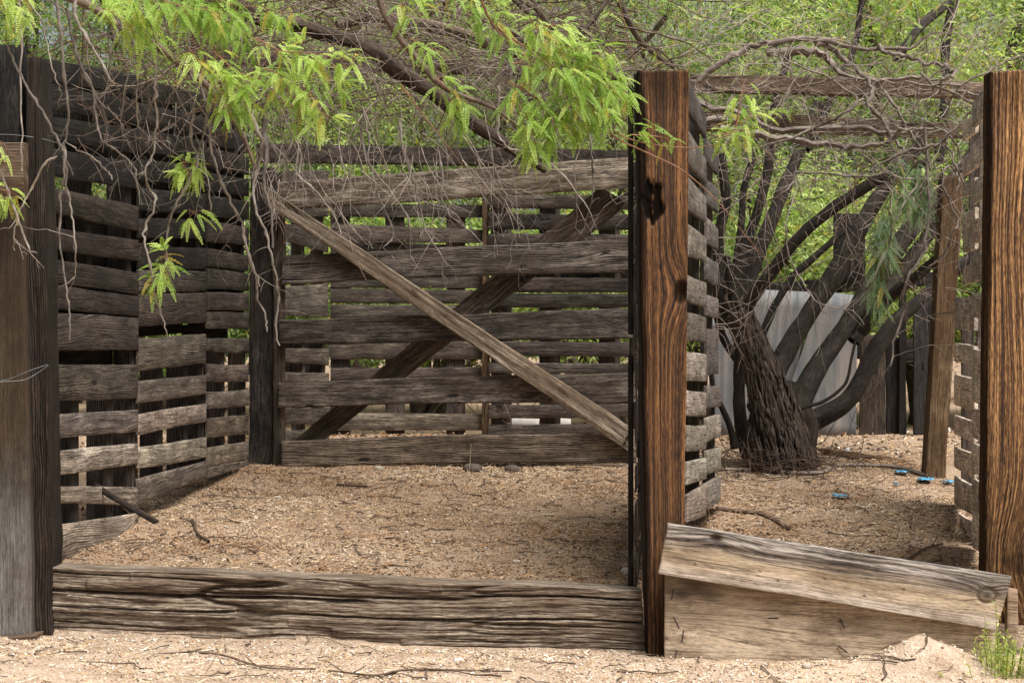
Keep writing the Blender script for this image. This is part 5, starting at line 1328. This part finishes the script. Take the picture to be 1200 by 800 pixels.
# individual sticks
def stick(pxs, r, label, mat='darktwig', tint=(1, .9, .8), lift=.01, D=None, kids=0):
    pts = []
    for q in pxs:
        g_ = ground_pt(q[0], q[1]); pts.append(np.array(g_) + [0, 0, lift + (q[2] if len(q) > 2 else 0)])
    path = smooth_path(pts, 6); it = [(path, r)]
    for k in range(kids):
        twig(path[random.randrange(len(path))], RNG.normal(0, 1, 3) * [1, 1, .3] + [0, 0, .3], random.uniform(.05, .15), .0025, .1, .4, .03, 1, it)
    o = tubes('fallen_branch', it, M[mat], None, 7, tint, .25); return meta(o, label, 'branch', 'sticks lying on the ground')
stick([(836, 552), (880, 554), (935, 557), (965, 556), (985, 548), (1030, 548), (1060, 552), (1088, 560)], [.011, .012, .012, .01], 'long bent grey stick lying before the tree, reaching the leaning post', 'twig', (.75, .68, .62), 0.012)
stick([(840, 598), (870, 602), (895, 606), (925, 622)], [.010, .013, .009], 'thick gnarled stick on the right pen floor above the slanting plank', tint=(1.3, 1.15, 1.0), kids=7)
stick([(1060, 660), (1085, 645), (1105, 640)], [.006, .004], 'short brown stick on the floor near the right pallet wall', kids=2)
stick([(220, 766), (260, 772), (310, 785), (370, 787)], [.003, .004, .003], 'thin dark stick lying in the sand before the timber beam, at left', kids=4)
stick([(385, 790), (440, 795), (480, 788), (600, 790)], [.003, .004, .003], 'thin dark twig lying in the sand at the bottom centre', kids=4)
stick([(225, 612), (232, 628), (245, 638)], [.007, .005], 'crooked dark stick on the floor near the left wall', tint=(.6, .55, .5), kids=4)
stick([(395, 570), (430, 572)], [.007, .006], 'short dark stick lying below the gate', tint=(.6, .5, .45), kids=1)
o = slab('loose_stick', P(104, 562, 6.7), P(184, 610, 6.55), P(180, 614, 6.55), P(105, 569, 6.7), .02, M['dark'], None, nu=8, nv=2, tint=(1.6, 1.4, 1.2)); meta(o, 'dark squared stick leaning from the lower left pallet to the ground', 'stick')
o = slab('loose_board', P(962, 525, 9.9), P(1086, 543, 9.7), P(1086, 551, 9.7), P(962, 532, 9.9), .04, M['brown'], None, nu=12, nv=2, tint=(1.3, 1.1, .9)); meta(o, 'narrow brown board lying behind the bent stick near the tree', 'board')

# stones
def stone(px, py, r, label, mat='rock', sq=.7):
    g_ = np.array(ground_pt(px, py)); n, m = 10, 8
    th_, ph = np.meshgrid(np.linspace(0, 2 * math.pi, n, endpoint=False), np.linspace(.05, math.pi - .05, m), indexing='ij')
    rr = r * (1 + .5 * fbm(th_ * 1.3 + px, ph * 1.7, 2, int(px) % 50))
    # facet
    v = np.stack([rr * np.cos(th_) * np.sin(ph), rr * .8 * np.sin(th_) * np.sin(ph), rr * sq * np.cos(ph)], -1)
    v = np.sign(v) * np.abs(v) ** .85 * (r ** .15)
    V = v.reshape(-1, 3) + g_ + [0, 0, r * sq * .5]
    idx = np.arange(n * m).reshape(n, m); i2 = np.roll(idx, -1, 0)
    Q = np.stack([idx[:, :-1], idx[:, 1:], i2[:, 1:], i2[:, :-1]], -1).reshape(-1, 4)
    o = mesh_obj('stone', V, Q, M[mat]); return meta(o, label, 'stone', 'loose stones on the ground')
stone(734, 673, .022, 'pale angular stone beside the foot of the centre post')
stone(444, 551, .024, 'white grey stone under the middle of the gate')
stone(325, 584, .020, 'pale flat stone left on the pen floor below the gate', sq=.4)
stone(605, 659, .018, 'flat pale stone behind the right half of the beam', sq=.4)
stone(945, 783, .016, 'light stone in the sand below the pale board', sq=.6)
stone(537, 773, .016, 'white chip in the sand before the middle of the beam', 'whitestuff', .3)
stone(553, 552, .055, 'dark brown rock under the right half of the gate', 'darkrock', .5)
stone(600, 552, .045, 'smaller dark rock right of the brown rock under the gate', 'darkrock', .5)
stone(993, 530, .022, 'white lump beside the narrow brown board', 'whitestuff', .9)
# small pebbles (uncountable)
pv, pq, pc = [], [], []; off_ = 0
n = 2600
x = RNG.uniform(-2.1, 2.2, n); y = np.where(RNG.random(n) < .5, RNG.uniform(5.25, 5.94, n), RNG.uniform(6.15, 9.5, n)); z = gz(x, y)
r = RNG.uniform(.002, .0075, n)
oct_ = np.array([[1, 0, 0], [0, 1, 0], [-1, 0, 0], [0, -1, 0], [0, 0, 1], [0, 0, -1.]])
V = (oct_[None] * r[:, None, None] * (1 + RNG.normal(0, .2, (n, 6, 1))) * [1, 1, .7] + np.stack([x, y, z + r * .4], 1)[:, None]).reshape(-1, 3)
fc = np.array([[0, 1, 4], [1, 2, 4], [2, 3, 4], [3, 0, 4], [1, 0, 5], [2, 1, 5], [3, 2, 5], [0, 3, 5]])
Q = (np.arange(n)[:, None, None] * 6 + fc[None]).reshape(-1, 3)
c = np.array([(.60, .52, .44), (.45, .36, .28), (.72, .66, .58), (.3, .22, .17)])[RNG.integers(0, 4, n)]
meta(mesh_obj('pebbles', V, Q, M['litter'], col=np.repeat(c, 6, 0)), 'fine pale gravel grains on the sand', 'gravel', kind='stuff')

# blue plastic scraps
def scrap(px, py, wx, wy, label, mat='blue'):
    wx *= .6; wy *= .8
    g_ = np.array(ground_pt(px, py)); n = 12
    U, V_ = np.meshgrid(np.linspace(-1, 1, n), np.linspace(-1, 1, n), indexing='ij')
    sd_ = int(px + py) % 90
    r_ = 1 + .9 * fbm(U * 3 + 9, V_ * 3 + 9, 3, sd_)
    x = U * wx * r_; y = V_ * wy * r_; z = .008 + .05 * np.abs(fbm(U * 2.5 + 4, V_ * 2.5, 3, sd_ + 2)) + .006
    top = np.stack([x, y, z], -1) + g_; bot = top - [0, 0, .0015]
    idx = np.arange(n * n).reshape(n, n)
    q = np.stack([idx[:-1, :-1], idx[1:, :-1], idx[1:, 1:], idx[:-1, 1:]], -1).reshape(-1, 4)
    loop = np.concatenate([idx[:, 0], idx[-1, 1:], idx[-2::-1, -1], idx[0, -2:0:-1]]); l2 = np.roll(loop, -1); Nn = n * n
    Q = np.vstack([q, q[:, ::-1] + Nn, np.stack([loop, loop + Nn, l2 + Nn, l2], -1)])
    o = mesh_obj('plastic_scrap', np.vstack([top.reshape(-1, 3), bot.reshape(-1, 3)]), Q, M[mat]); return meta(o, label, 'plastic scrap', 'blue plastic scraps')
scrap(984, 585, .05, .05, 'blue plastic scrap nearest the viewer on the right pen floor')
scrap(1056, 556, .06, .05, 'faded blue scrap behind the bent grey stick')
scrap(1084, 566, .06, .06, 'larger blue scrap at the foot of the leaning brown post')
scrap(1112, 568, .035, .05, 'small blue scrap right of the leaning post foot')
scrap(1050, 570, .018, .03, 'tiny blue scrap left of the leaning post foot')
